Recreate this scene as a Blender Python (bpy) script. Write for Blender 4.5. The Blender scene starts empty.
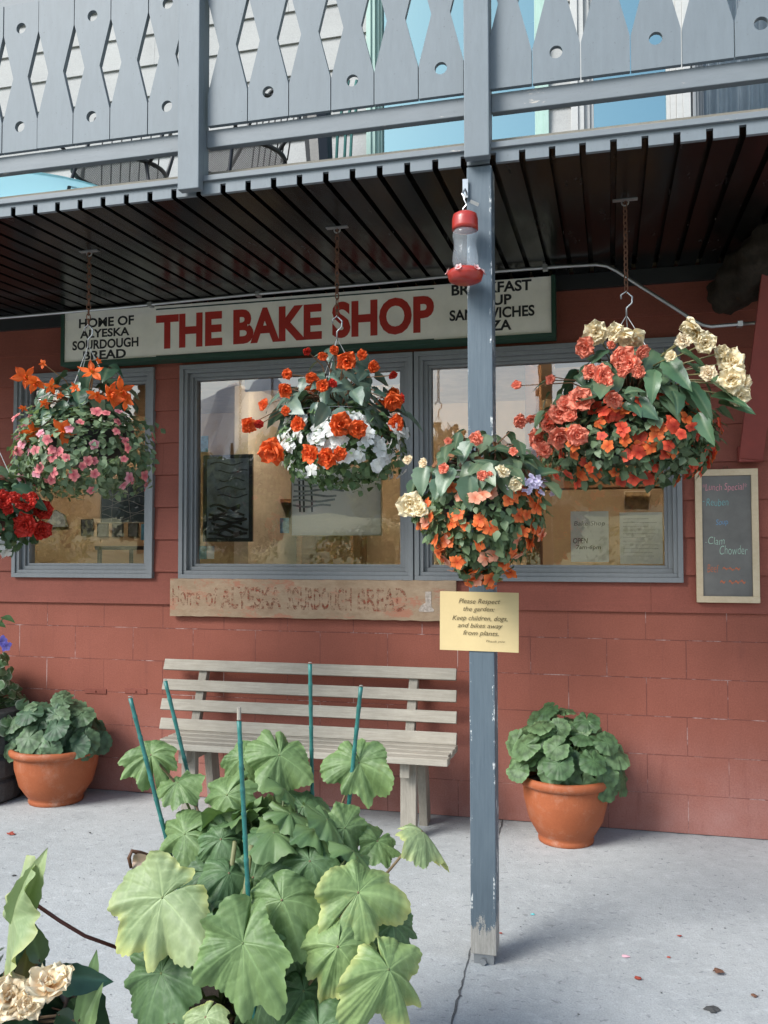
import bpy, math, random
import numpy as np
from mathutils import Vector, Matrix, Euler
random.seed(7); RNG = np.random.default_rng(7)
R = math.radians
SC = bpy.context.scene
COL = SC.collection
def clamp(v, a=0.0, b=1.0): return max(a, min(b, v))

# ------------------------------------------------------------------ camera
CAM_H, CAM_D, FOC = 1.5, 4.8817, 880.0
TH, PI_, RO = 0.251925, 0.0382626, -0.00169859
Fv = Vector((-math.sin(TH)*math.cos(PI_), math.cos(TH)*math.cos(PI_), math.sin(PI_)))
Rv = Vector((math.cos(TH), math.sin(TH), 0)); Uv = Rv.cross(Fv)
CAMPOS = Vector((0, -CAM_D, CAM_H))
def ray(px, py):
    x, y = px-384, 512-py
    c, s = math.cos(RO), math.sin(RO)
    x, y = c*x-s*y, s*x+c*y
    return Fv + Rv*(x/FOC) + Uv*(y/FOC)
def at(px, py, Y=0.0):
    r = ray(px, py); return CAMPOS + r*((Y+CAM_D)/r.y)
def atz(px, py, z=0.0):
    r = ray(px, py); return CAMPOS + r*((z-CAM_H)/r.z)
cam = bpy.data.cameras.new('camera'); camo = bpy.data.objects.new('camera', cam); COL.objects.link(camo)
cam.sensor_fit = 'VERTICAL'; cam.sensor_height = 24; cam.lens = FOC/1024*24
cam.clip_start = 0.05; cam.clip_end = 5000
M = Matrix((Rv, Uv, -Fv)).transposed() @ Matrix.Rotation(RO, 3, 'Z')
camo.matrix_world = Matrix.Translation(CAMPOS) @ M.to_4x4()
SC.camera = camo

# ------------------------------------------------------------------ materials
def nt(m):
    m.use_nodes = True; t = m.node_tree; t.nodes.clear(); return t
class NG:
    def __init__(s, name):
        s.m = bpy.data.materials.new(name); s.t = nt(s.m); s.n = s.t.nodes; s.l = s.t.links
        s.out = s.n.new('ShaderNodeOutputMaterial'); s.tc = s.n.new('ShaderNodeTexCoord')
    def node(s, typ, **kw):
        n = s.n.new(typ)
        for k, v in kw.items():
            if k in n.inputs.keys() if isinstance(k, str) else False: s.put(n.inputs[k], v)
            else: setattr(n, k, v)
        return n
    def put(s, sock, v):
        if isinstance(v, bpy.types.NodeSocket): s.l.new(v, sock)
        else:
            if isinstance(v, tuple) and len(v) == 3 and sock.type == 'RGBA': v = v+(1,)
            sock.default_value = v
    def mapping(s, scale=(1,1,1), loc=(0,0,0), rot=(0,0,0), src='Object'):
        n = s.n.new('ShaderNodeMapping'); s.l.new(s.tc.outputs[src], n.inputs[0])
        n.inputs['Scale'].default_value = scale; n.inputs['Location'].default_value = loc; n.inputs['Rotation'].default_value = rot
        return n.outputs[0]
    def noise(s, scale=5, detail=4, rough=.6, vec=None, dist=0):
        n = s.n.new('ShaderNodeTexNoise'); s.l.new(vec or s.tc.outputs['Object'], n.inputs['Vector'])
        n.inputs['Scale'].default_value = scale; n.inputs['Detail'].default_value = detail
        n.inputs['Roughness'].default_value = rough; n.inputs['Distortion'].default_value = dist
        return n.outputs['Fac']
    def ramp(s, fac, stops, interp='LINEAR'):
        n = s.n.new('ShaderNodeValToRGB'); s.l.new(fac, n.inputs[0]); n.color_ramp.interpolation = interp
        e = n.color_ramp.elements
        while len(e) < len(stops): e.new(0.5)
        for i, (p, c) in enumerate(stops):
            if not isinstance(c, tuple): c = (c, c, c)
            e[i].position = p; e[i].color = c+(1,) if len(c) == 3 else c
        return n.outputs[0]
    def mix(s, fac, a, b, mode='MIX'):
        n = s.n.new('ShaderNodeMix'); n.data_type = 'RGBA'; n.blend_type = mode
        s.put(n.inputs[0], fac); s.put(n.inputs[6], a); s.put(n.inputs[7], b); return n.outputs[2]
    def math(s, op, a, b=0.0, cl=False):
        n = s.n.new('ShaderNodeMath'); n.operation = op; n.use_clamp = cl
        s.put(n.inputs[0], a); s.put(n.inputs[1], b); return n.outputs[0]
    def bump(s, h, strength=.3, dist=.01):
        n = s.n.new('ShaderNodeBump'); s.l.new(h, n.inputs['Height'])
        n.inputs['Strength'].default_value = strength; n.inputs['Distance'].default_value = dist; return n.outputs[0]
    def attr(s, name):
        n = s.n.new('ShaderNodeAttribute'); n.attribute_name = name; return n.outputs['Color']
    def bsdf(s, color, rough=.6, metal=0, spec=.5, normal=None, **kw):
        n = s.n.new('ShaderNodeBsdfPrincipled')
        s.put(n.inputs['Base Color'], color); s.put(n.inputs['Roughness'], rough); s.put(n.inputs['Metallic'], metal)
        s.put(n.inputs['Specular IOR Level'], spec)
        if normal: s.l.new(normal, n.inputs['Normal'])
        for k, v in kw.items(): s.put(n.inputs[k.replace('_', ' ')], v)
        s.l.new(n.outputs[0], s.out.inputs[0]); return n
def sep(g, comp):
    n = g.n.new('ShaderNodeSeparateXYZ'); g.l.new(g.tc.outputs['Object'], n.inputs[0]); return n.outputs[comp]
MT = {}
def simple(name, c, rough=.6, metal=0, var=.12, nscale=8, bscale=60, bstr=.15, spec=.5):
    g = NG(name); c2 = tuple(x*(1-var) for x in c); c3 = tuple(min(1, x*(1+var)) for x in c)
    col = g.ramp(g.noise(nscale, 5, .65), [(.3, c2), (.7, c3)])
    g.bsdf(col, rough, metal, spec, g.bump(g.noise(bscale, 3), bstr, .004)); MT[name] = g.m; return g.m

def painted_wood(name, c, wear=.0, wearcol=(.55,.55,.52), axis='z', rough=.55):
    g = NG(name)
    sc = {'z': (16,16,3), 'x': (3,16,16)}[axis]
    grain = g.noise(3, 6, .7, g.mapping(sc))
    col = g.ramp(grain, [(.3, tuple(x*.93 for x in c)), (.7, tuple(x*1.06 for x in c))])
    col = g.mix(g.ramp(g.noise(2.2, 6, .7), [(.35, 0), (.75, .3)]), col, tuple(x*.68 for x in c))
    # thin drips and specks of grime
    col = g.mix(g.ramp(g.noise(90, 2, .5), [(.7, 0), (.76, .5)]), col, tuple(x*.45 for x in c))
    if wear:
        wm = g.ramp(g.noise(5, 8, .75, g.mapping({'z': (5,5,1.2), 'x': (1.2,5,5)}[axis])), [(.66-wear, 0), (.685-wear, 1)])
        col = g.mix(wm, col, wearcol)
    g.bsdf(col, rough, 0, .4, g.bump(grain, .25, .003)); MT[name] = g.m; return g.m

painted_wood('paint_blue_grey', (.155,.180,.200))
painted_wood('paint_blue_grey_rail', (.17,.19,.207), wear=.02, wearcol=(.42,.38,.34), axis='x')
painted_wood('paint_window', (.205,.215,.225))
painted_wood('paint_white', (.45,.45,.44), axis='x')
painted_wood('paint_green', (.018,.055,.035), axis='x')
painted_wood('paint_teal', (.33,.47,.42))

def mk_post():
    g = NG('shaded_post_paint')
    grain = g.noise(3, 6, .7, g.mapping((30,30,2)))
    col = g.ramp(grain, [(.3, (.070,.095,.118)), (.7, (.10,.13,.155))])  # railing's paint in a darker copy, balcony shade put into the colour
    z = sep(g, 2)
    # bare grey wood at the foot, chipped edges above
    foot = g.math('LESS_THAN', g.math('ADD', z, g.math('MULTIPLY', g.noise(14, 8, .8, g.mapping((2,2,.6))), .45)), .36)
    bare = g.ramp(g.noise(4, 6, .8, g.mapping((25,25,3))), [(.3, (.20,.19,.17)), (.7, (.40,.38,.35))])
    x = sep(g, 0)
    edge = g.math('GREATER_THAN', g.math('ABSOLUTE', x), .037)
    chips = g.math('MULTIPLY', edge, g.ramp(g.noise(9, 7, .8, g.mapping((2,2,1))), [(.565, 0), (.585, 1)]))
    chips2 = g.ramp(g.noise(7, 7, .8, g.mapping((3,3,1))), [(.76, 0), (.775, 1)])
    col = g.mix(g.math('MAXIMUM', chips, chips2), col, (.55,.56,.55))
    col = g.mix(foot, col, bare)
    g.bsdf(col, .55, 0, .4, g.bump(grain, .3, .004)); MT['shaded_post_paint'] = g.m
mk_post()

def mk_block():
    g = NG('block_paint')
    sx = g.n.new('ShaderNodeSeparateXYZ'); g.l.new(g.tc.outputs['Object'], sx.inputs[0])
    cb = g.n.new('ShaderNodeCombineXYZ')
    g.l.new(g.math('ADD', sx.outputs[0], .2289+.4034*20), cb.inputs[0]); g.l.new(g.math('ADD', sx.outputs[2], 2.0), cb.inputs[1])
    br = g.n.new('ShaderNodeTexBrick'); g.l.new(cb.outputs[0], br.inputs['Vector'])
    br.inputs['Scale'].default_value = 1; br.inputs['Brick Width'].default_value = .4034; br.inputs['Row Height'].default_value = .2
    br.inputs['Mortar Size'].default_value = .0022; br.inputs['Mortar Smooth'].default_value = .2; br.offset = .5
    base = g.ramp(g.noise(1.7, 6, .65), [(.3, (.255,.082,.054)), (.72, (.33,.108,.074))])
    # dusty, rubbed area low on the wall
    z = sx.outputs[2]
    dust = g.math('MULTIPLY', g.math('SUBTRACT', .62, z, True), g.ramp(g.noise(3, 6, .7), [(.3, .35), (.7, 1.5)]), True)
    base = g.mix(dust, base, (.39,.20,.175))
    stains = g.ramp(g.noise(6, 8, .8, dist=.6), [(.68, 0), (.74, .25)])
    base = g.mix(stains, base, (.47,.33,.30))
    base = g.mix(g.ramp(g.noise(130, 3, .7), [(.35, 0), (.7, .35)]), base, (.13,.035,.028))
    drip = g.ramp(g.noise(3.2, 6, .75, g.mapping((4,1,.55))), [(.56, 0), (.72, .4)])
    base = g.mix(drip, base, (.17,.055,.045))
    m = br.outputs['Fac']
    patch = g.ramp(g.noise(1.1, 3, .5), [(.36, .05), (.52, 1)])
    light = g.ramp(g.noise(5, 4, .7), [(.5, (.15,.05,.042)), (.62, (.55,.42,.40))])
    col = g.mix(g.math('MULTIPLY', m, g.math('MULTIPLY', patch, .85)), base, light)
    h = g.math('SUBTRACT', g.math('MULTIPLY', g.noise(140, 3, .6), .35), g.math('MULTIPLY', g.math('MULTIPLY', m, patch), 1.0))
    g.bsdf(col, .78, 0, .25, g.bump(h, .7, .007)); MT['block_paint'] = g.m
mk_block()

def mk_siding(name, c, c2):
    g = NG(name)
    grain = g.noise(4, 7, .75, g.mapping((1.2,20,30)))
    col = g.ramp(g.noise(1.6, 6, .65), [(.3, c), (.7, c2)])
    col = g.mix(g.ramp(grain, [(.45, 0), (.85, .25)]), col, tuple(min(1, x*1.35) for x in c2))
    col = g.mix(g.ramp(g.noise(130, 3, .7), [(.35, 0), (.7, .3)]), col, tuple(x*.5 for x in c))
    g.bsdf(col, .72, 0, .3, g.bump(g.math('ADD', grain, g.noise(110, 3)), .3, .003)); MT[name] = g.m
mk_siding('siding_red', (.215,.062,.043), (.29,.087,.061))
mk_siding('siding_white', (.33,.33,.325), (.42,.42,.41))

def mk_wood(name, a, b, sc=(2,30,30), bstr=.5, extra=None):
    g = NG(name)
    gr = g.noise(3, 8, .8, g.mapping(sc), dist=.2)
    col = g.ramp(gr, [(.25, a), (.75, b)])
    col = g.mix(g.ramp(g.noise(2.5, 6, .7), [(.3, 0), (.75, .55)]), col, tuple(x*.62 for x in a))
    if extra: col = g.mix(g.ramp(g.noise(4, 9, .8, g.mapping(tuple(.25*q for q in sc))), [(.52, 0), (.58, .85)]), col, extra)
    g.bsdf(col, .8, 0, .2, g.bump(gr, bstr, .004)); MT[name] = g.m
mk_wood('bench_wood', (.28,.25,.205), (.52,.475,.405))
mk_wood('bench_wood_upright', (.23,.205,.17), (.43,.39,.33), sc=(30,30,2))
mk_wood('old_sign_board', (.29,.19,.12), (.48,.36,.25), sc=(4,25,9), extra=(.40,.17,.11))
mk_wood('pale_frame_wood', (.60,.46,.30), (.74,.61,.44), sc=(12,12,12), bstr=.2)
mk_wood('interior_wood', (.16,.075,.03), (.30,.15,.07))
mk_wood('bark', (.008,.007,.006), (.06,.045,.032), sc=(14,14,5), bstr=1)
mk_wood('planter_wood', (.045,.045,.045), (.13,.125,.12), sc=(3,20,20))

def mk_concrete():
    g = NG('concrete')
    col = g.ramp(g.noise(.9, 7, .7), [(.3, (.32,.335,.34)), (.7, (.45,.462,.462))])
    col = g.mix(g.ramp(g.noise(14, 8, .8), [(.42, 0), (.8, .6)]), col, (.56,.58,.59))
    pits = g.ramp(g.noise(55, 6, .85, g.mapping((1,1,1))), [(.60, 0), (.68, .8)])
    col = g.mix(pits, col, (.16,.165,.17))
    bl = g.ramp(g.noise(3.3, 7, .75, dist=.5), [(.60, 0), (.70, .35)])
    col = g.mix(bl, col, (.2,.205,.21))
    col = g.mix(g.ramp(g.noise(150, 4, .75), [(.4, 0), (.66, .45)]), col, (.20,.21,.215))
    col = g.mix(g.ramp(g.noise(34, 3, .6, g.mapping((.8,1.15,1)), .6), [(.625, 0), (.67, .55)]), col, (.17,.175,.18))
    col = g.mix(g.ramp(g.noise(21, 4, .65, g.mapping((.85,1.2,1), (3,5,0)), .5), [(.58, 0), (.66, .25)]), col, (.58,.60,.61))
    # coarse and fine surface relief for the bump
    h = g.math('ADD', g.noise(22, 8, .8), g.math('MULTIPLY', g.noise(110, 3), .5))
    g.bsdf(col, .85, 0, .25, g.bump(h, .45, .008)); MT['concrete'] = g.m
mk_concrete()

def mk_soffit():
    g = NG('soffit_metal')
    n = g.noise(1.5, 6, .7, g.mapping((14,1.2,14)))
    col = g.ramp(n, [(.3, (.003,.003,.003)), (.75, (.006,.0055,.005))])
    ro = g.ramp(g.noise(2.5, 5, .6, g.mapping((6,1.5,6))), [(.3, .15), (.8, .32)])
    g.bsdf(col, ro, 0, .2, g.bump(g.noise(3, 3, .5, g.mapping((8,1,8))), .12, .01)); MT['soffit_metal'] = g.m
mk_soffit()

simple('sign_cream', (.88,.84,.75), .5, var=.08, nscale=5, bstr=.05)
simple('sign_red', (.42,.028,.020), .5, var=.12, nscale=14, bstr=.05)
simple('sign_black', (.016,.016,.018), .5)
simple('sign_dark_green', (.02,.05,.035), .5)
simple('faded_red_paint', (.34,.085,.055), .85, var=.35, nscale=40)
def mk_pot():
    g = NG('terracotta'); z = sep(g, 2)
    col = g.ramp(g.noise(4, 6, .7), [(.3, (.29,.078,.028)), (.7, (.38,.108,.042))])
    col = g.mix(g.ramp(g.noise(160, 3, .7), [(.4, 0), (.7, .3)]), col, (.20,.05,.02))
    salt = g.math('MULTIPLY', g.ramp(g.noise(9, 8, .8), [(.52, 0), (.70, .55)]), g.ramp(z, [(.0, 1.0), (.16, .25), (.34, .7)]))
    col = g.mix(salt, col, (.50,.36,.28))
    g.bsdf(col, .62, 0, .35, g.bump(g.noise(60, 4), .25, .004)); MT['terracotta'] = g.m
mk_pot()
simple('soil', (.03,.022,.016), .95, var=.4, bstr=.8)
simple('black_plastic', (.012,.012,.012), .45)
simple('galvanised', (.42,.43,.44), .38, metal=.85, var=.15)
simple('rust', (.16,.075,.045), .8, metal=.2, var=.4, nscale=60)
simple('white_wire', (.55,.56,.55), .4)
simple('chalkboard', (.15,.142,.132), .75, var=.22, nscale=5)
simple('paper_yellow', (.56,.43,.22), .8, var=.05)
def mk_paper():
    g = NG('paper_white'); d = g.n.new('ShaderNodeBsdfDiffuse'); d.inputs[0].default_value = (.86,.9,.88,1)
    t = g.n.new('ShaderNodeBsdfTranslucent'); t.inputs[0].default_value = (.86,.9,.92,1)
    mx = g.n.new('ShaderNodeMixShader'); mx.inputs[0].default_value = .55; g.l.new(d.outputs[0], mx.inputs[1]); g.l.new(t.outputs[0], mx.inputs[2]); g.l.new(mx.outputs[0], g.out.inputs[0]); MT['paper_white'] = g.m
mk_paper()
simple('ink', (.10,.075,.03), .8)
simple('ink_dark', (.035,.04,.05), .8)
simple('chalk_pink', (.70,.27,.32), .9); simple('chalk_teal', (.17,.40,.40), .9); simple('chalk_blue', (.12,.30,.50), .9)
simple('chalk_mint', (.38,.52,.42), .9); simple('chalk_orange', (.52,.15,.07), .9)
simple('tan_wall', (.40,.27,.145), .85, var=.08, nscale=3)
simple('plaster_cream', (.56,.47,.34), .9)
simple('interior_floor', (.20,.12,.07), .5)
simple('dark_furniture', (.03,.022,.018), .5)
simple('black_metal', (.014,.015,.017), .45)
simple('curtain', (.55,.56,.56), .9, var=.1)
simple('feeder_red', (.33,.03,.022), .3, var=.1)
simple('stake_teal', (.018,.125,.11), .45, var=.3, nscale=25)
simple('stem_green', (.13,.19,.07), .6, var=.3, nscale=30)
simple('stem_red', (.20,.085,.06), .6, var=.3, nscale=30)
simple('red_brace', (.21,.035,.025), .6)
simple('joint_dark', (.09,.092,.095), .95, var=.5, nscale=60)
def mk_frost():
    g = NG('teal_table'); d = g.n.new('ShaderNodeBsdfDiffuse'); d.inputs[0].default_value = (.45,.74,.80,1)
    t = g.n.new('ShaderNodeBsdfTranslucent'); t.inputs[0].default_value = (.50,.85,.92,1)
    mx = g.n.new('ShaderNodeMixShader'); mx.inputs[0].default_value = .75; g.l.new(d.outputs[0], mx.inputs[1]); g.l.new(t.outputs[0], mx.inputs[2]); g.l.new(mx.outputs[0], g.out.inputs[0]); MT['teal_table'] = g.m
mk_frost()
simple('asphalt', (.06,.06,.06), .9, var=.3)
simple('grass', (.36,.33,.15), .95, var=.4, nscale=2)
simple('roof_dark', (.06,.06,.06), .8)
simple('debris_red', (.30,.05,.03), .8); simple('debris_brown', (.13,.06,.035), .9, var=.4, nscale=80)
simple('debris_teal', (.12,.50,.52), .7); simple('debris_pink', (.72,.42,.48), .7); simple('debris_dark', (.05,.05,.05), .9)
simple('picture_dark', (.06,.065,.07), .5, var=.6, nscale=14); simple('picture_light', (.30,.34,.34), .5, var=.6, nscale=10)
simple('picture_ochre', (.30,.19,.08), .5, var=.5, nscale=16)
simple('cyan_card', (.16,.42,.50), .5, var=.5, nscale=50)
simple('paint_bare', (.56,.46,.40), .8)

def mk_glass(name, ior, tint=(1,1,1), gcol=(1,1,1)):
    g = NG(name)
    tr = g.n.new('ShaderNodeBsdfTransparent'); tr.inputs[0].default_value = tint+(1,)
    gl = g.n.new('ShaderNodeBsdfGlossy'); gl.inputs['Roughness'].default_value = .0; gl.inputs[0].default_value = gcol+(1,)
    fr = g.n.new('ShaderNodeFresnel'); fr.inputs[0].default_value = ior
    mx = g.n.new('ShaderNodeMixShader'); g.l.new(fr.outputs[0], mx.inputs[0]); g.l.new(tr.outputs[0], mx.inputs[1]); g.l.new(gl.outputs[0], mx.inputs[2])
    # faint ripple so reflections waver like real panes
    b = g.bump(g.noise(1.3, 2, .5), .02, .02); g.l.new(b, gl.inputs['Normal'])
    g.l.new(mx.outputs[0], g.out.inputs[0]); MT[name] = g.m
mk_glass('window_glass', 2.2)
mk_glass('upper_glass', 2.3, (.35,.42,.45))
def mk_feeder_glass():
    g = NG('feeder_glass'); tr = g.n.new('ShaderNodeBsdfTransparent'); tr.inputs[0].default_value = (.95,.98,1,1); pb = g.n.new('ShaderNodeBsdfPrincipled'); pb.inputs['Base Color'].default_value = (.75,.8,.85,1); pb.inputs['Roughness'].default_value = .04; mx = g.n.new('ShaderNodeMixShader'); mx.inputs[0].default_value = .14; g.l.new(tr.outputs[0], mx.inputs[1]); g.l.new(pb.outputs[0], mx.inputs[2]); g.l.new(mx.outputs[0], g.out.inputs[0]); MT['feeder_glass'] = g.m
mk_feeder_glass()
def mk_emit(name, c, s):
    g = NG(name); e = g.n.new('ShaderNodeEmission'); e.inputs[0].default_value = c+(1,); e.inputs[1].default_value = s
    g.l.new(e.outputs[0], g.out.inputs[0]); MT[name] = g.m
mk_emit('added_tube_light', (1.0,.88,.72), 28)  # glow of the lamps added to brighten the shop room

def mk_leaf(name, rough=.5, transl=.25, tcol=(1.15,1.25,.7)):
    g = NG(name); c = g.attr('Col')
    n = g.noise(55, 4, .6)
    c = g.mix(g.ramp(n, [(.35, .0), (.75, .35)]), c, g.mix(1.0, c, (.62,.66,.60), 'MULTIPLY'))
    c = g.mix(g.ramp(g.noise(16, 7, .8), [(.60, 0), (.68, .4)]), c, g.mix(1.0, c, (1.25,.95,.75), 'MULTIPLY'))
    p = g.bsdf(c, rough, 0, .4, g.bump(g.noise(120, 3), .25, .002))
    t = g.n.new('ShaderNodeBsdfTranslucent'); g.l.new(g.mix(1.0, c, tcol, 'MULTIPLY'), t.inputs[0])
    mx = g.n.new('ShaderNodeMixShader'); mx.inputs[0].default_value = transl
    g.l.new(p.outputs[0], mx.inputs[1]); g.l.new(t.outputs[0], mx.inputs[2]); g.l.new(mx.outputs[0], g.out.inputs[0])
    MT[name] = g.m
mk_leaf('leaf'); mk_leaf('leaf_glossy', .33, .12); mk_leaf('petal', .6, .3, (1.05,1.0,.95))

# ------------------------------------------------------------------ mesh builder
class MB:
    def __init__(s): s.v = []; s.f = []; s.c = []
    def add(s, vs, fs, col=None):
        o = len(s.v); s.v.extend([tuple(map(float, p)) for p in vs]); s.f.extend([tuple(o+i for i in f) for f in fs])
        if col is None: s.c.extend([(1,1,1)]*len(vs))
        elif isinstance(col, tuple): s.c.extend([col]*len(vs))
        else: s.c.extend([tuple(map(float, c)) for c in col])
    def box(s, x0, x1, y0, y1, z0, z1):
        s.add([(x0,y0,z0),(x1,y0,z0),(x1,y1,z0),(x0,y1,z0),(x0,y0,z1),(x1,y0,z1),(x1,y1,z1),(x0,y1,z1)],
              [(0,3,2,1),(4,5,6,7),(0,1,5,4),(1,2,6,5),(2,3,7,6),(3,0,4,7)]); return s
    def obox(s, c, size, rot=(0,0,0)):
        m = Euler(rot).to_matrix(); h = [q/2 for q in size]; vs = []
        for z in (-1,1):
            for x, y in ((-1,-1),(1,-1),(1,1),(-1,1)): vs.append(Vector(c)+m@Vector((x*h[0], y*h[1], z*h[2])))
        s.add(vs, [(0,3,2,1),(4,5,6,7),(0,1,5,4),(1,2,6,5),(2,3,7,6),(3,0,4,7)]); return s
    def beam(s, a, b, w, d, up=(0,0,1)):
        a, b = Vector(a), Vector(b); t = (b-a).normalized(); u = t.cross(Vector(up))
        if u.length < 1e-4: u = t.cross(Vector((0,1,0)))
        u.normalize(); n = u.cross(t); vs = []
        for p in (a, b):
            for x, y in ((-1,-1),(1,-1),(1,1),(-1,1)): vs.append(p+u*x*w/2+n*y*d/2)
        s.add(vs, [(0,3,2,1),(4,5,6,7),(0,1,5,4),(1,2,6,5),(2,3,7,6),(3,0,4,7)]); return s
    def tube(s, pts, r, n=8, closed=False, col=None):
        pts = [Vector(p) for p in pts]; k = len(pts); rr = r if isinstance(r, (list, tuple)) else [r]*k
        vs = []; u = None
        for i, p in enumerate(pts):
            if closed: t = pts[(i+1) % k]-pts[i-1]
            else: t = pts[min(i+1, k-1)]-pts[max(i-1, 0)]
            if t.length < 1e-9: t = Vector((0,0,1))
            t.normalize()
            if u is None:
                u = t.orthogonal().normalized()
            u = (u - t*u.dot(t)); u = u.normalized() if u.length > 1e-6 else t.orthogonal().normalized()
            w = t.cross(u)
            for j in range(n):
                a = 2*math.pi*j/n; vs.append(p+(u*math.cos(a)+w*math.sin(a))*rr[i])
        fs = []
        for i in range(k if closed else k-1):
            i2 = (i+1) % k
            for j in range(n): j2 = (j+1) % n; fs.append((i*n+j, i*n+j2, i2*n+j2, i2*n+j))
        if not closed: fs += [tuple(reversed(range(n))), tuple((k-1)*n+j for j in range(n))]
        s.add(vs, fs, col); return s
    def lathe(s, prof, c=(0,0,0), n=40, col=None):
        vs = []; fs = []
        for r, z in prof:
            for j in range(n):
                a = 2*math.pi*j/n; vs.append((c[0]+r*math.cos(a), c[1]+r*math.sin(a), c[2]+z))
        for i in range(len(prof)-1):
            for j in range(n): j2 = (j+1) % n; fs.append((i*n+j, i*n+j2, (i+1)*n+j2, (i+1)*n+j))
        s.add(vs, fs, col); return s
    def prism(s, poly, fn, d0, d1):
        n = len(poly); vs = [fn(x, y, d0) for x, y in poly]+[fn(x, y, d1) for x, y in poly]
        s.add(vs, [tuple(range(n)), tuple(reversed(range(n, 2*n)))]+[(i, i+n, (i+1) % n+n, (i+1) % n) for i in range(n)]); return s
    def build(s, name, mat, parent=None, smooth=False, bevel=0, loc=None):
        me = bpy.data.meshes.new(name); me.from_pydata(s.v, [], s.f)
        ca = me.color_attributes.new('Col', 'FLOAT_COLOR', 'POINT')
        ca.data.foreach_set('color', np.c_[np.array(s.c, dtype=np.float32).reshape(-1, 3), np.ones(len(s.c), np.float32)].ravel())
        me.materials.append(MT[mat] if isinstance(mat, str) else mat); me.validate(); me.update()
        if smooth: me.polygons.foreach_set('use_smooth', [True]*len(me.polygons))
        o = bpy.data.objects.new(name, me); COL.objects.link(o)
        if parent is not None: attach(o, parent)
        if loc is not None: o.location = loc
        if bevel:
            b = o.modifiers.new('bevel', 'BEVEL'); b.width = bevel; b.segments = 2; b.limit_method = 'ANGLE'; b.angle_limit = R(40)
        return o
def attach(o, p):
    o.parent = p
    # every thing built here sits unrotated; children keep world coordinates
    o.matrix_parent_inverse = Matrix.Translation(-world_loc(p))
def world_loc(p):
    l = Vector(p.location)
    if p.parent: l = l + world_loc(p.parent) + p.matrix_parent_inverse.translation
    return l
def tag(o, label, cat=None, group=None, kind=None):
    if label: o['label'] = label
    if cat: o['category'] = cat
    if group: o['group'] = group
    if kind: o['kind'] = kind
    return o
def thing(name, label, cat, loc=(0,0,0), group=None):
    o = bpy.data.objects.new(name, None); COL.objects.link(o); o.location = loc; o.empty_display_size = .1
    return tag(o, label, cat, group)
def struct(name, mb, mat, **k): return tag(mb.build(name, mat, **k), None, kind='structure')
def part_copy(src, parent, mat4):
    c = src.copy(); COL.objects.link(c); c.parent = parent
    c.matrix_parent_inverse = Matrix.Translation(-world_loc(parent)); c.matrix_basis = mat4; return c

def text_mesh(txt, x0, x1, z0, z1, y, bold=0.0, depth=.002, shear=0.0, jitter=0):
    """flat lettering fitted into a box on a plane facing the street"""
    cu = bpy.data.curves.new('lettering', 'FONT'); cu.body = txt; cu.size = 1; cu.offset = bold; cu.extrude = 0; cu.shear = shear
    cu.resolution_u = 4
    o = bpy.data.objects.new('lettering', cu); COL.objects.link(o)
    dg = bpy.context.evaluated_depsgraph_get(); me = o.evaluated_get(dg).to_mesh()
    co = np.array([v.co[:] for v in me.vertices]); fs = [tuple(p.vertices) for p in me.polygons]
    o.evaluated_get(dg).to_mesh_clear(); COL.objects.unlink(o); bpy.data.objects.remove(o); bpy.data.curves.remove(cu)
    mn, mx = co.min(0), co.max(0)
    X = x0+(co[:,0]-mn[0])/(mx[0]-mn[0])*(x1-x0); Z = z0+(co[:,1]-mn[1])/(mx[1]-mn[1])*(z1-z0)
    if jitter: Z = Z+np.sin(X*90)*jitter
    return np.c_[X, np.full(len(X), y), Z], fs
def add_text(mb, *a, **k):
    v, f = text_mesh(*a, **k); mb.add(v, f)
def px_text(mb, txt, xa, ya0, ya1, xb, yb0, yb1, Y, **k):
    """(xa, ya0..ya1) pixel of the left end top/bottom, (xb, ..) of the right end"""
    a0, a1, b0, b1 = at(xa, ya0, Y), at(xa, ya1, Y), at(xb, yb0, Y), at(xb, yb1, Y)
    add_text(mb, txt, a0.x, b0.x, (a1.z+b1.z)/2, (a0.z+b0.z)/2, Y, **k)

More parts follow.
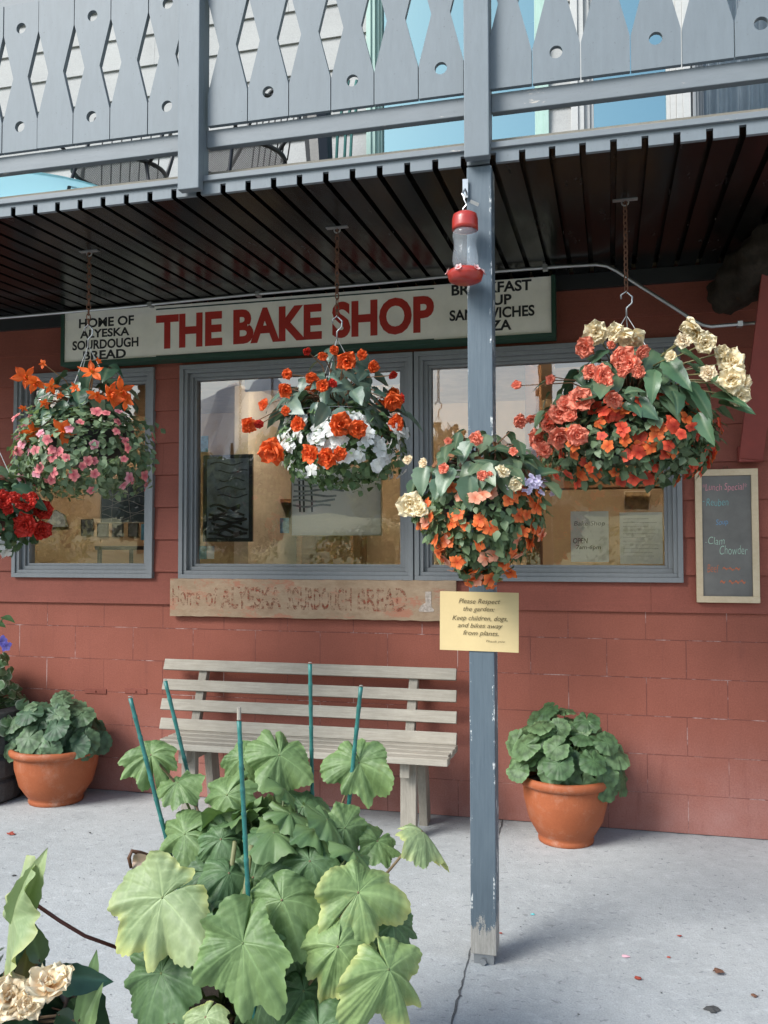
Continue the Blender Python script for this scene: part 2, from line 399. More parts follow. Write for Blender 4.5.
# ------------------------------------------------------------------ leaves and flowers
def basis(n, tip):
    n = Vector(n).normalized(); t = Vector(tip); t = t-n*t.dot(n)
    if t.length < 1e-5: t = n.orthogonal()
    t.normalize(); x = t.cross(n)
    return np.array([x[:], t[:], n[:]])
def palmate(mb, pos, n, tip, size, c1, c2, lobes=7, deep=.16, pleat=.09, cup=.2, wave=.05, na=98, nr=9, veinc=None, edge=None, zone=None, sinus=.14, cren=.02, crenN=None, irr=1.0, sag=0.0, fold=0.0, vst=.65):
    ph = RNG.uniform(0, 6.28, 4); Rm = basis(n, tip); crenN = crenN or lobes*4
    phi = np.linspace(-math.pi, math.pi, na+1)
    k = (lobes-.3)/2/math.pi*1.0
    phw = phi+.13*np.sin(phi*2+ph[2])*irr+.07*np.sin(phi*5+ph[3])*irr
    lob = np.cos(phw*lobes*.94)
    r = 1-deep*(1-lob)*.5+cren*np.abs(np.sin(phi*crenN/2))
    r *= 1-.10*np.cos(phi*1)*-1*.3
    r *= 1+.07*irr*np.sin(2*phi+ph[0])+.05*irr*np.sin(3*phi+ph[1])
    s = np.clip((math.pi-np.abs(phi))/sinus, 0, 1); r *= .12+.88*np.sqrt(s)
    rho = np.linspace(0, 1, nr+1)**.85
    P, Rr = np.meshgrid(phi, rho)
    rr = r[None,:]*Rr; PW = np.meshgrid(phw, rho)[0]
    x = rr*np.sin(P); y = rr*np.cos(P)
    z = -cup*Rr**2*(.8+.5*np.cos(P-ph[2]*.5)) + pleat*Rr*np.cos(PW*lobes*.94)*(.6+.5*np.sin(P*1.5+ph[1])) + wave*Rr**2*np.sin(3*P+ph[2])+wave*.8*Rr**3*np.sin(5*P+ph[3])+wave*.45*Rr**4*np.sin(11*P+ph[0])+wave*.3*Rr**4*np.sin(19*P+ph[1])
    z += fold*np.abs(x)*1.0
    z += .012*np.sin(x*23+ph[1])*np.sin(y*21+ph[0])*Rr
    # vein mask
    per = 2*math.pi/(lobes*.94); d = np.abs((PW+per/2) % per-per/2)*Rr
    v = np.exp(-(d/.018)**2)*np.clip(1.15-Rr, 0, 1)
    sv = np.abs(((Rr*4.6-d*5.0) % 1)-.5); v2 = np.exp(-((.5-sv)/.085)**2)*(d > .015)*(Rr > .15)*.55
    tv = np.abs(((Rr*13+d*22) % 1)-.5); v2 = np.maximum(v2, np.exp(-((.5-tv)/.13)**2)*.16)
    vm = np.clip(v+v2, 0, 1); z -= vm*.012
    a = np.array(c1); b = np.array(c2)
    mixv = np.clip(.5+.35*np.sin(2*P+ph[0])*Rr+.25*np.sin(x*5+ph[3]), 0, 1)[...,None]
    col = a*(1-mixv)+b*mixv
    vc = np.array(veinc) if veinc is not None else np.minimum(a*1.8+.03, 1)
    col = col*(1-vm[...,None]*vst)+vc*vm[...,None]*vst
    if edge is not None:
        e = np.clip((Rr-.72)/.28, 0, 1)**1.5*np.clip(.6+.6*np.sin(2*P+ph[1]), 0, 1); col = col*(1-e[...,None])+np.array(edge)*e[...,None]
    if zone is not None:
        e = np.exp(-((Rr-.58)/.11)**2)*.75; col = col*(1-e[...,None])+np.array(zone)*e[...,None]
    L = np.stack([x, y, z], -1).reshape(-1, 3)*size
    W = L@Rm+np.array(pos[:])
    W[:,2] -= sag*size*(np.clip(Rr.reshape(-1)*r[None,:].repeat(nr+1,0).reshape(-1), 0, 1.3)**2)
    m = na+1; fs = []
    for i in range(nr):
        for j in range(na): fs.append((i*m+j, i*m+j+1, (i+1)*m+j+1, (i+1)*m+j) if i else (j, m+j+1, m+j))
    mb.add(W, fs, col.reshape(-1, 3))
def blade(mb, pos, n, tip, L, Wd, c1, c2, droop=.3, fold=.15, nu=5, nv=9, skew=0.0, serr=0.0, rib=None):
    """pointed oval leaf: origin at its base"""
    Rm = basis(n, tip); u = np.linspace(-1, 1, nu); t = np.linspace(0, 1, nv); T, U = np.meshgrid(t, u, indexing='ij')
    w = np.sin(np.pi*np.clip(T, 0, 1)**.62)**.85*.5
    w = w*(1+serr*np.sin(T*40)*np.abs(U))
    x = (U*w+skew*U**2*w)*Wd; y = T*L-.10*L*np.abs(U)*(1-T); z = -droop*L*T**2+fold*np.abs(U)*w*Wd*2*(1-.3*T)+.02*L*np.sin(T*9+pos[0]*40)*U
    m = .5+.5*np.sin(T*3+pos[2]*50); col = np.array(c1)*(1-m[...,None])+np.array(c2)*m[...,None]
    if rib is not None:
        e = np.exp(-(U/.15)**2)*.6; col = col*(1-e[...,None])+np.array(rib)*e[...,None]
    Wp = np.stack([x, y, z], -1).reshape(-1, 3)@Rm+np.array(pos[:]); fs = []
    for i in range(nv-1):
        for j in range(nu-1): fs.append((i*nu+j, i*nu+j+1, (i+1)*nu+j+1, (i+1)*nu+j))
    mb.add(Wp, fs, col.reshape(-1, 3))
def petal(mb, rot, base, L, Wd, lift, curl, c_in, c_out, ruff=.12, nu=7, nv=7, tipw=.5, point=0):
    u = np.linspace(-1, 1, nu); t = np.linspace(0, 1, nv); T, U = np.meshgrid(t, u, indexing='ij')
    if point: w = np.sin(np.pi*(T*.93+.035))**.8
    elif tipw < .4: w = np.where(T < .6, np.clip(T/.6, 0, 1)**.8, np.sqrt(np.clip(1-((T-.6)/.4)**2*.93, 0, 1)))
    else: w = np.clip(T*1.9, 0, 1)**.7*np.sqrt(np.clip(1-(np.clip(T-tipw, 0, 1)/(1-tipw))**2.6*.97, 0, 1))
    ph = RNG.uniform(0, 6.28)
    yy = T*L*(1-.12*(U**2)*T); x = U*w*Wd*.5
    z = curl*L*(T**2)*1.0 + ruff*L*T**1.5*np.sin(U*5+ph)*.5 - .15*L*(U**2)*(T)*curl
    ca, sa = math.cos(lift), math.sin(lift)
    Y = base+yy*ca-z*sa; Z = yy*sa+z*ca
    c, s = math.cos(rot), math.sin(rot)
    V = np.stack([x*c-Y*s, x*s+Y*c, Z], -1).reshape(-1, 3)
    m = np.clip(T*1.3, 0, 1)[...,None]; sh = 1+RNG.uniform(-.12, .12)
    col = (np.array(c_in)*(1-m)+np.array(c_out)*m)*sh
    fs = [(i*nu+j, i*nu+j+1, (i+1)*nu+j+1, (i+1)*nu+j) for i in range(nv-1) for j in range(nu-1)]
    mb.add(V, fs, np.clip(col, 0, 1).reshape(-1, 3))
def double_bloom(size, ci, co, name, layers=((7,.95,.10),(6,.80,.45),(5,.60,.85),(4,.38,1.15))):
    mb = MB()
    for k, (n, L, lift) in enumerate(layers):
        off = random.uniform(0, 6)
        for i in range(n):
            petal(mb, off+2*math.pi*i/n+random.uniform(-.18, .18), .02*size, L*size*random.uniform(.85, 1.1), L*size*random.uniform(.85, 1.1), lift+random.uniform(-.15, .15), random.uniform(-.15, .35), ci, co, .28)
    mb.tube([(0,0,-.35*size), (0,0,.05*size)], .05*size, 5, col=(.2,.12,.06))
    return proto(mb, name)
def star_bloom(size, ci, co, name, n=5):
    mb = MB()
    for i in range(n):
        petal(mb, 2*math.pi*i/n+random.uniform(-.3, .3), .04*size, size*random.uniform(.8, 1.15), size*random.uniform(.42, .6), random.uniform(-.1, .5), random.uniform(-.3, .4), ci, co, .12, point=1)
    for i in range(3):
        petal(mb, random.uniform(0, 6), .02*size, size*.5, size*.35, 1.0, .2, ci, co, .2, point=1)
    mb.tube([(0,0,-.02*size), (0,0,.16*size)], [.1*size, .07*size], 7, col=(.75,.32,.03))
    return proto(mb, name)
def flat_bloom(size, ci, co, name):
    mb = MB()
    for i in range(5):
        petal(mb, 2*math.pi*i/5+random.uniform(-.08, .08), .02*size, size*random.uniform(.85, 1.08), size*.80, random.uniform(-.12, .30), random.uniform(-.3, .1), ci, co, .08, nu=5, nv=8, tipw=.35)
    mb.tube([(0,0,-.3*size), (0,0,.08*size)], .06*size, 5, col=ci)
    return proto(mb, name)
PROTO = []
def proto(mb, name):
    me_o = mb.build(name, 'petal', smooth=True); COL.objects.unlink(me_o); PROTO.append(me_o); return me_o
def orient(pos, n, spin=None, sc=1.0):
    n = Vector(n).normalized(); q = n.to_track_quat('Z', 'Y').to_matrix().to_4x4()
    return Matrix.Translation(Vector(pos)) @ q @ Matrix.Rotation(random.uniform(0, 6.28) if spin is None else spin, 4, 'Z') @ Matrix.Scale(sc, 4)
def jit(a=.3): return Vector((random.gauss(0, a), random.gauss(0, a), random.gauss(0, a)))
#@@SETTING
# ================================================================== THE SETTING
WX0, WX1 = -8.0, 4.6
ZS = 1.147; LAP = .197
PY = -1.686                                   # street face of fascia and posts
W = [(-3.698, -2.706), (-2.531, -1.078), (-1.070, .366)]; WZ0, WZ1 = 1.304, 2.60
bld = thing('bakery_building', 'red bakery building of painted block and lap siding with grey framed windows', 'building', (-1.5, 0, 0))

MB().box(WX0, WX1, 0, .15, -.05, ZS).build('block_wall', 'block_paint', bld)
OPEN_LOW = [(-3.698, -2.706, WZ0, WZ1), (-2.531, .366, WZ0, WZ1)]
def cut(x0, x1, z0, z1, ops):
    cells = []
    zs = sorted({z0, z1}|{z for o in ops for z in o[2:4] if z0 < z < z1})
    for a, b in zip(zs[:-1], zs[1:]):
        xs = [x0, x1]; hit = sorted([o for o in ops if o[2] < (a+b)/2 < o[3]])
        cur = x0
        for o in hit:
            if o[0] > cur: cells.append((cur, o[0], a, b))
            cur = o[1]
        if cur < x1: cells.append((cur, x1, a, b))
    return cells
def sheath(name, mat, x0, x1, z0, z1, ops, y0=0.0, y1=.15):
    m = MB()
    for c in cut(x0, x1, z0, z1, ops): m.box(c[0], c[1], y0, y1, c[2], c[3])
    return m.build(name, mat, bld)
def siding(name, mat, x0, x1, z0, z1, ops, start, butt=None):
    m = MB(); z = start; k = 0
    while z < z1:
        a0, a1 = max(z, z0), min(z+LAP, z1)
        joints = [x0] + sorted(random.uniform(x0, x1) for _ in range(3)) + [x1]
        for c in cut(x0, x1, a0, a1, ops):
            xs = [c[0]]+[j for j in joints if c[0]+.05 < j < c[1]-.05]+[c[1]]
            for xa, xb in zip(xs[:-1], xs[1:]):
                g = .0012 if xa > c[0] else 0
                ya, yb = -.020+.014*(c[2]-z)/LAP, -.020+.014*(c[3]-z)/LAP
                vs = [(xa+g,ya,c[2]),(xb,ya,c[2]),(xb,yb,c[3]),(xa+g,yb,c[3]),(xa+g,-.001,c[2]),(xb,-.001,c[2]),(xb,-.001,c[3]),(xa+g,-.001,c[3])]
                m.add(vs, [(0,1,2,3),(4,7,6,5),(0,4,5,1),(3,2,6,7),(0,3,7,4),(1,5,6,2)])
        z += LAP; k += 1
    return m.build(name, mat, bld)
sheath('inner_wall', 'tan_wall', WX0, WX1, ZS, 3.0, OPEN_LOW)
siding('lap_siding', 'siding_red', WX0, WX1, ZS, 2.99, OPEN_LOW, ZS)
# upper storey
def ux(px, py=90): return at(px, py, 0).x
UO = [(ux(368), ux(549), 3.06, 5.2), (ux(571), ux(690), 3.06, 5.2), (ux(692), ux(868), 3.06, 5.2)]
sheath('upper_wall', 'plaster_cream', WX0, WX1, 3.0, 6.4, UO)
zl = at(212, 26, 0).z
siding('upper_siding', 'siding_white', WX0, WX1, 3.03, 6.4, UO, zl-LAP*math.floor((zl-3.0)/LAP))
m = MB(); m.box(WX0, WX0+.15, .15, 8, -.05, 6.4); m.box(WX1-.15, WX1, .15, 8, -.05, 6.4); m.box(WX0, WX1, 8, 8.15, -.05, 6.4)
m.build('outer_wall', 'siding_red', bld)
MB().box(WX0-.3, WX1+.3, -.5, 8.5, 6.4, 6.6).build('roof', 'roof_dark', bld)
MB().box(WX0+.15, WX1-.15, .15, 8, 2.78, 2.98).build('upper_floor', 'plaster_cream', bld)

def window(x0, x1, z0, z1, mat='paint_window', glass='window_glass', cw=.048, sw=.040, dep=.0):
    f = MB()
    def ring(a0, a1, b0, b1, w, ya, yb):
        f.box(a0, a1, ya, yb, b0, b0+w); f.box(a0, a1, ya, yb, b1-w, b1)
        f.box(a0, a0+w, ya, yb, b0+w, b1-w); f.box(a1-w, a1, ya, yb, b0+w, b1-w)
    ring(x0, x1, z0, z1, cw*.55, -.040, .10)
    ring(x0+cw*.55, x1-cw*.55, z0+cw*.55, z1-cw*.55, cw*.45, -.028, .10)
    c = cw
    ring(x0+c, x1-c, z0+c, z1-c, sw*.6, .000, .09)
    ring(x0+c+sw*.6, x1-c-sw*.6, z0+c+sw*.6, z1-c-sw*.6, sw*.4, .018, .08)
    o = f.build('window', mat, bld, bevel=.002)
    q = c+sw
    g = MB(); g.add([(x0+q-.004,.046,z0+q-.004),(x1-q+.004,.046,z0+q-.004),(x1-q+.004,.046,z1-q+.004),(x0+q-.004,.046,z1-q+.004)], [(0,1,2,3)])
    g.build('pane', glass, o)
    return o
for a, b in W: window(a, b, WZ0, WZ1)
MB().box(-1.0778, -1.0702, .0, .1, WZ0, WZ1).build('mullion_gap', 'black_metal', bld)
# upstairs doors and windows behind the balcony
mk_glass('upper_glass', 4.2, (.35,.42,.45), (.72,1,.98))
window(UO[0][0], UO[0][1], 3.06, 5.2, 'paint_teal', 'upper_glass', .05, .03)
window(UO[1][0], UO[1][1], 3.06, 5.2, 'paint_white', 'upper_glass', .07, .05)
mk_glass('upper_glass_clear', 1.6, (.8,.85,.88))
window(UO[2][0], UO[2][1], 3.06, 5.2, 'paint_window', 'upper_glass_clear', .03, .03)
def cloth(name, x0, x1, z0, z1, y, mat, folds=14, amp=.03):
    m = MB(); n = folds*6; vs = []
    for i in range(n+1):
        x = x0+(x1-x0)*i/n; yy = y+amp*math.sin(i/6*2*math.pi)+amp*.4*math.sin(i*.37)
        vs += [(x, yy, z0), (x, yy, z1), (x, yy+.006, z1), (x, yy+.006, z0)]
    fs = []
    for i in range(n):
        a, b = i*4, i*4+4; fs += [(a,b,b+1,a+1),(a+3,a+2,b+2,b+3),(a+1,b+1,b+2,a+2),(a,a+3,b+3,b)]
    m.add(vs, fs); return m.build(name, mat, smooth=True)
tag(cloth('curtain', UO[2][0]+.05, UO[2][1]-.05, 3.1, 5.1, .2, 'curtain'), 'pale pleated curtain inside the upstairs window at the right', 'curtain')
tag(MB().box(UO[0][0]+.06, UO[0][1]-.06, .12, .14, at(420, 38, .13).z, 5.15).build('window_blind', 'paint_teal'), 'pale green blind behind the wide upstairs pane', 'blind')
tag(MB().box(UO[1][0]+.1, UO[1][1]-.1, .12, .14, at(630, 12, .13).z, 5.15).build('window_blind', 'interior_wood'), 'brown blind behind the narrow white framed upstairs pane', 'blind')

# ---- balcony deck, ribbed soffit and fascia
SX0, SX1 = -6.2, 3.6
sp = (at(493.1, 155, PY).x-at(380, 165, PY).x)/4; s0 = at(435.2, 160, PY).x
slots = [s0+sp*k for k in range(-60, 60) if SX0+.1 < s0+sp*k < SX1-.1]
sw, sh = .0235, .038
ZF, ZB = 2.912, 2.975
def zc(y): return ZF+(ZB-ZF)*(y-PY)/(-PY)
prof = []
for x in slots: prof += [(x-sw/2, 0), (x-sw/2+.002, sh), (x+sw/2-.002, sh), (x+sw/2, 0)]
prof = [(SX0, 0)]+prof+[(SX1, 0)]
m = MB(); vs = []
for x, dz in prof:
    for y in (PY+.006, -.02): vs.append((x, y, zc(y)+dz))
m.add(vs, [(2*i, 2*i+1, 2*i+3, 2*i+2) for i in range(len(prof)-1)])
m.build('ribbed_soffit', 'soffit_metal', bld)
MB().box(SX0, SX1, PY+.09, 0, 3.016, 3.04).build('balcony_floor', 'bench_wood', bld)
MB().box(SX0, SX1, -.045, -.0215, 2.89, 2.972).build('ledger', 'black_metal', bld)
f = MB(); zt = 2.962
xs = [SX0]
for x in slots: xs += [x-sw/2, x+sw/2]
xs.append(SX1)
for i in range(0, len(xs), 2): f.box(xs[i], xs[i+1], PY, PY+.018, ZF, ZF+.036)
f.box(SX0, SX1, PY, PY+.018, ZF+.036, zt)
f.build('fascia', 'paint_blue_grey', bld)
MB().box(SX0, SX1, PY-.013, PY+.05, zt, zt+.022).build('deck_edge', 'paint_blue_grey_rail', bld, bevel=.002)
# the end of the deck towards the left and right is closed
MB().box(SX0-.02, SX0, PY, 0, ZF, 3.02).build('end_board', 'paint_blue_grey', bld); MB().box(SX1, SX1+.02, PY, 0, ZF, 3.02).build('end_board', 'paint_blue_grey', bld)

# ---- railing
rl = thing('balcony_railing', 'blue grey wooden balcony railing with shaped balusters and round holes', 'railing', (-1, PY, 2.98))
BY = PY-.006                                    # street face of balusters
pitch = (at(734.7, 90, BY).x-at(532.3, 105, BY).x)/4
posts = [at(178, 100, PY-.055).x+.046, -.4575]; dx = posts[1]-posts[0]
posts = [posts[0]-3*dx, posts[0]-2*dx, posts[0]-dx]+posts+[posts[1]+dx, posts[1]+2*dx, posts[1]+3*dx]
for x in posts:
    MB().box(x-.046, x+.046, PY-.055, PY+.037 if False else PY-.0135, ZF+.006, 4.02).build('post', 'paint_blue_grey', rl, bevel=.003)
    MB().box(x-.0455, x+.0455, PY-.0135, PY+.035, 2.985, 4.02).build('post', 'paint_blue_grey', rl)
ZR0, ZR1 = 3.108, 3.180
for a, b in zip(posts[:-1], posts[1:]):
    MB().box(a+.046, b-.046, BY+.021, BY+.056, ZR0, ZR1).build('bottom_rail', 'paint_blue_grey_rail', rl, bevel=.003)
    MB().box(a+.046, b-.046, BY+.021, BY+.056, 3.80, 3.88).build('top_rail', 'paint_blue_grey_rail', rl, bevel=.003)
MB().box(posts[0], posts[-1], BY-.05, BY+.08, 4.02, 4.055).build('handrail', 'paint_blue_grey_rail', rl, bevel=.004)
zb0, zgs, zw, zge, zb1 = 3.186, 3.315, 3.505, 3.695, 3.83
zh = (3.292, 3.722)
def baluster(xc, hole, hw, jx):
    q = .0018; full = hw-q; waist = hw*.41
    def wd(z):
        if z <= zgs or z >= zge: return full
        if z <= zw: return full+(waist-full)*(z-zgs)/(zw-zgs)
        return waist+(full-waist)*(z-zw)/(zge-zw)
    levels = sorted([zb0, zgs, zw, zge, zb1]+(list(zh) if hole else []))
    cuts = [zb0]+(list(zh) if hole else [])+[zb1]
    mb = MB(); r = .0235
    for a, b in zip(cuts[:-1], cuts[1:]):
        mids = [z for z in (zgs, zw, zge) if a < z < b]; po = []
        po += [(xc-wd(a), a)]
        if a in zh: po += [(xc-r, a)]+[(xc-r*math.cos(t), a+r*math.sin(t)) for t in [math.pi*i/10 for i in range(1, 10)]]+[(xc+r, a)]
        po += [(xc+wd(a), a)]+[(xc+wd(z), z) for z in mids]+[(xc+wd(b), b)]
        if b in zh: po += [(xc+r, b)]+[(xc+r*math.cos(t), b-r*math.sin(t)) for t in [math.pi*i/10 for i in range(1, 10)]]+[(xc-r, b)]
        po += [(xc-wd(b), b)]+[(xc-wd(z), z) for z in reversed(mids)]
        if hole:      # split each piece down the middle so faces stay simple
            L = [p for p in po if p[0] <= xc+1e-6]; 
            def half(sg):
                pts = [(xc+sg*wd(a), a)]+[(xc+sg*wd(z), z) for z in mids]+[(xc+sg*wd(b), b)]
                if b in zh: pts += [(xc+sg*r*math.cos(t), b-r*math.sin(t)) for t in [math.pi/2*i/6 for i in range(7)]]
                else: pts += [(xc, b)]
                if a in zh: pts += [(xc+sg*r*math.cos(t), a+r*math.sin(t)) for t in [math.pi/2*i/6 for i in range(6, -1, -1)]]
                else: pts += [(xc, a)]
                return pts if sg > 0 else pts[::-1]
            for sg in (1, -1): mb.prism(half(sg), lambda x, z, d: (x, d, z), BY+jx, BY+.020)
        else: mb.prism(po, lambda x, z, d: (x, d, z), BY+jx, BY+.020)
    return mb.build('baluster', 'paint_blue_grey', rl)
pitch = .1733; gx = -.2592
for k0, k1, off, par in ((-15, -8, 0, 1), (-7, -1, -.455, 1), (-1, 6, 0, 0)):
    for k in range(k0, k1):
        lo = gx+pitch*(k+(off if off else 0)); 
        baluster(lo+pitch/2, (k % 2 == 0) if (k0 == -1 or off) else (k % 2 == 1), pitch/2, random.uniform(-.002, .001))

# ---- lower post
p = MB(); p.box(-.046, .046, 0, .092, .035, 2.905)
po = p.build('support_post', 'shaded_post_paint', bevel=.003, loc=(-.4575, PY, 0))
tag(po, 'slate blue timber post with chipped paint standing on the pavement', 'post')
b = MB(); b.box(-.036, .036, .008, .084, .0, .0345)
b.tube([(0, .002, .012), (0, -.008, .012)], .011, 6)
attach(b.build('base_bracket', 'galvanised', loc=(-.4575, PY, 0)), po)

# ---- sign board
sy = -.12
L0, L1, R0, R1 = at(65, 316, sy), at(65, 363, sy), at(551, 273, sy), at(551, 332.5, sy)
sx0, sx1, sz0, sz1 = L0.x, R0.x, (L1.z+R1.z)/2, min((L0.z+R0.z)/2, 2.965)
sg = MB().box(sx0, sx1, sy, sy+.05, sz0, sz1).build('shop_sign', 'sign_cream')
tag(sg, 'long cream sign board reading THE BAKE SHOP in red above the windows', 'sign')
f = MB(); e = .022
f.box(sx0-e, sx1+e, sy-.010, sy+.098, sz0-e, sz0); f.box(sx0-e, sx0, sy-.010, sy+.098, sz0, sz1+.004); f.box(sx1, sx1+e, sy-.010, sy+.098, sz0, sz1+.004)
f.box(sx0, sx1, sy+.05, sy+.06, sz0, sz1)
f.build('sign_frame', 'paint_green', sg)
ty = sy-.0012
t = MB(); px_text(t, 'THE BAKE SHOP', 156, 316, 349.5, 434, 294, 332.5, ty, bold=.04); t.build('red_lettering', 'sign_red', sg)
t = MB()
for s, xa, xb, ya, yb in (('HOME OF', 79, 134, 317, 326.5), ('ALYESKA', 80, 129.5, 328.5, 337), ('SOURDOUGH', 72.5, 138.5, 339, 348.5), ('BREAD', 83, 126, 350, 359)):
    dl = (xb-xa)*-.088/2; px_text(t, s, xa, ya-dl, yb-dl, xb, ya+dl, yb+dl, ty, bold=.03)
t.build('black_lettering', 'sign_black', sg); t = MB()
for s, xa, xb, ya, yb in (('BREAKFAST', 451.5, 531.5, 282, 293), ('SOUP', 473, 511.5, 295, 305.5), ('SANDWICHES', 449.5, 534.5, 307.5, 318.5), ('PIZZA', 470, 511.5, 320.5, 331)):
    dl = (xb-xa)*-.070/2; px_text(t, s, xa, ya-dl, yb-dl, xb, ya+dl, yb+dl, ty, bold=.03)
t.build('black_lettering', 'sign_black', sg)
t = MB()
for (xa, ya, xb, yb) in ((156, 310.5, 434, 287.5), (156, 357, 434, 338.5)):
    A, B = at(xa, ya, ty), at(xb, yb, ty); z = (A.z+B.z)/2; t.box(A.x, B.x, ty-.0006, ty+.0008, z-.0035, z+.0035)
t.build('ruled_line', 'sign_dark_green', sg)
mk = at(290, 349, ty); t = MB().box(mk.x-.028, mk.x+.028, ty-.0006, ty+.0008, mk.z-.004, mk.z+.004)
t.build('maker_mark', 'sign_black', sg)

# ---- conduit
cy = -.30
pts = [Vector((-6.1, cy, at(0, 318, cy).z))]+[at(x, y, cy) for x, y in ((0,318), (120,307.5), (250,294.5), (380,283), (500,271), (560,266.5), (596,264.5), (607,266), (617,271), (640,286), (670,305), (694,320.5), (703,325), (711,326.5), (735,324.5), (756,323))]
pts[0].x = -6.1
c = MB(); c.tube(pts, .0095, 8); cd = c.build('electrical_conduit', 'galvanised', smooth=True)
tag(cd, 'thin metal conduit pipe running along the top of the shop sign', 'pipe')
for px, py in ((150, 304.5), (258, 294), (545, 267.5), (740, 324)):
    q = at(px, py, cy); c = MB(); c.box(q.x-.012, q.x+.012, cy-.012, cy+.03, q.z-.013, q.z+.013); c.build('pipe_clamp', 'galvanised', cd)

# ---- old board under the window
oy = -.045
A0, A1, B0, B1 = at(170, 578, oy), at(170, 617, oy), at(456, 581, oy), at(456, 620.5, oy)
ob = MB(); n = 60; z0, z1 = (A1.z+B1.z)/2, (A0.z+B0.z)/2
top = [(A0.x+(B0.x-A0.x)*i/n, z1+random.uniform(-.0022, .0012)) for i in range(n+1)]; bot = [(A0.x+(B0.x-A0.x)*i/n, z0+random.uniform(-.002, .002)) for i in range(n+1)]
ob.prism(bot+top[::-1], lambda x, z, d: (x, d, z), oy, oy+.022)
ob = ob.build('weathered_signboard', 'old_sign_board', bevel=.002)
tag(ob, 'weathered wooden board with faded red lettering below the middle window', 'sign')
t = MB(); bw = B0.x-A0.x; lh = (z1-z0)
def frac(a, b, s, zlo=.25, zhi=.78, bd=.01): add_text(t, s, A0.x+bw*a, A0.x+bw*b, z0+lh*zlo, z0+lh*zhi, oy-.001, bold=bd)
frac(.01, .115, 'Home', .28, .8); frac(.135, .18, 'of', .28, .78); frac(.19, .41, 'ALYESKA', .22, .8, .03); frac(.43, .655, 'SOURDOUGH', .22, .8, .02); frac(.675, .84, 'BREAD', .22, .8, .02)
simple('boot_paint', (.42,.35,.30), .8, var=.4, nscale=60)
def mk_faded():
    g = NG('faded_letter'); mask = g.ramp(g.noise(22, 8, .8, g.mapping((1,1,1.6))), [(.475, 0), (.58, .8)])
    tr = g.n.new('ShaderNodeBsdfTransparent'); d = g.n.new('ShaderNodeBsdfDiffuse')
    g.put(d.inputs[0], g.ramp(g.noise(8), [(.3, (.25,.055,.035)), (.7, (.38,.11,.07))]))
    mx = g.n.new('ShaderNodeMixShader'); g.l.new(mask, mx.inputs[0]); g.l.new(tr.outputs[0], mx.inputs[1]); g.l.new(d.outputs[0], mx.inputs[2]); g.l.new(mx.outputs[0], g.out.inputs[0]); MT['faded_letter'] = g.m
mk_faded()
t.build('faded_lettering', 'faded_letter', ob)
boot = [(0,0),(.5,.02),(.55,.12),(.36,.25),(.36,1),(-.05,.98),(-.02,.45),(-.28,.33),(-.5,.1),(-.45,.02)]
q = at(426, 612, oy); t = MB(); t.prism([(q.x+x*.085, q.z+z*.115) for x, z in boot][::-1], lambda x, z, d: (x, d, z), oy-.003, oy-.0002)
t.build('boot_emblem', 'boot_paint', ob)

# ---- blockwork fittings painted over
for px, lab in ((96, 'small painted over metal plate on the block wall, left one of two'), (136, 'small painted over metal plate on the block wall, nearer the bench')):
    q = at(px, 691, 0); v = MB(); v.box(q.x-.075, q.x+.075, -.006, 0, q.z-.016, q.z+.016); v.tube([(q.x, -.007, q.z), (q.x, -.013, q.z)], .006, 8)
    tag(v.build('wall_plate', 'siding_red', bevel=.002), lab, 'wall plate')

# ---- note on the post
ny = PY-.004
nq = at(479, 621.5, ny); nw, nh = .145*.99, .107
n = MB(); gx, gz = 14, 10; vs = []
for j in range(gz+1):
    for i in range(gx+1):
        u, v = i/gx*2-1, j/gz*2-1
        vs.append((u*nw, -.0025*(abs(u)**3)*(1+.4*v), v*nh+.0035*u*0))
n.add(vs, [(j*(gx+1)+i, j*(gx+1)+i+1, (j+1)*(gx+1)+i+1, (j+1)*(gx+1)+i) for j in range(gz) for i in range(gx)])
no = n.build('notice', 'paper_yellow', loc=(nq.x, ny, nq.z)); no.rotation_euler = (0, R(.6), 0)
sm = no.modifiers.new('thick', 'SOLIDIFY'); sm.thickness = .0006; sm.offset = 1
tag(no, 'yellow handwritten paper notice fixed to the blue post', 'notice')
t = MB()
for s, a, b, z, h in (('Please Respect', -.52, .54, .66, .21), ('the garden:', -.40, .40, .40, .20), ('Keep children, dogs,', -.68, .72, .09, .21), ('and bikes away', -.54, .60, -.16, .20), ('from plants.', -.40, .50, -.41, .21), ('Thank you', .18, .66, -.66, .09)):
    add_text(t, s, a*nw, b*nw, (z-h/2)*nh, (z+h/2)*nh, -.0035, shear=.3, bold=0, jitter=.0006)
to = t.build('handwriting', 'ink'); to.parent = no

# ---- chalkboard
kq0, kq1 = at(694.5, 470, -.03), at(760.5, 603, -.03)
kx0, kx1, kz0, kz1 = kq0.x, kq1.x-.004, kq1.z, kq0.z
k = MB().box(kx0+.02, kx1-.02, -.040, -.028, kz0+.02, kz1-.02).build('chalkboard', 'chalkboard')
tag(k, 'framed chalkboard listing the lunch specials beside the right window', 'chalkboard')
f = MB(); w = .033
f.box(kx0, kx1, -.052, -.022, kz0, kz0+w); f.box(kx0, kx1, -.052, -.022, kz1-w, kz1); f.box(kx0, kx0+w, -.050, -.022, kz0+w, kz1-w); f.box(kx1-w, kx1, -.050, -.022, kz0+w, kz1-w)
f.build('board_frame', 'pale_frame_wood', k, bevel=.002)
hk = MB(); xm = (kx0+kx1)/2; hk.tube([(xm-.012,-.03,kz1+.001),(xm-.008,-.03,kz1+.016),(xm+.008,-.03,kz1+.016),(xm+.012,-.03,kz1+.001)], .0025, 6); hk.build('hanging_loop', 'rust', k)
kw, kh = kx1-kx0, kz1-kz0
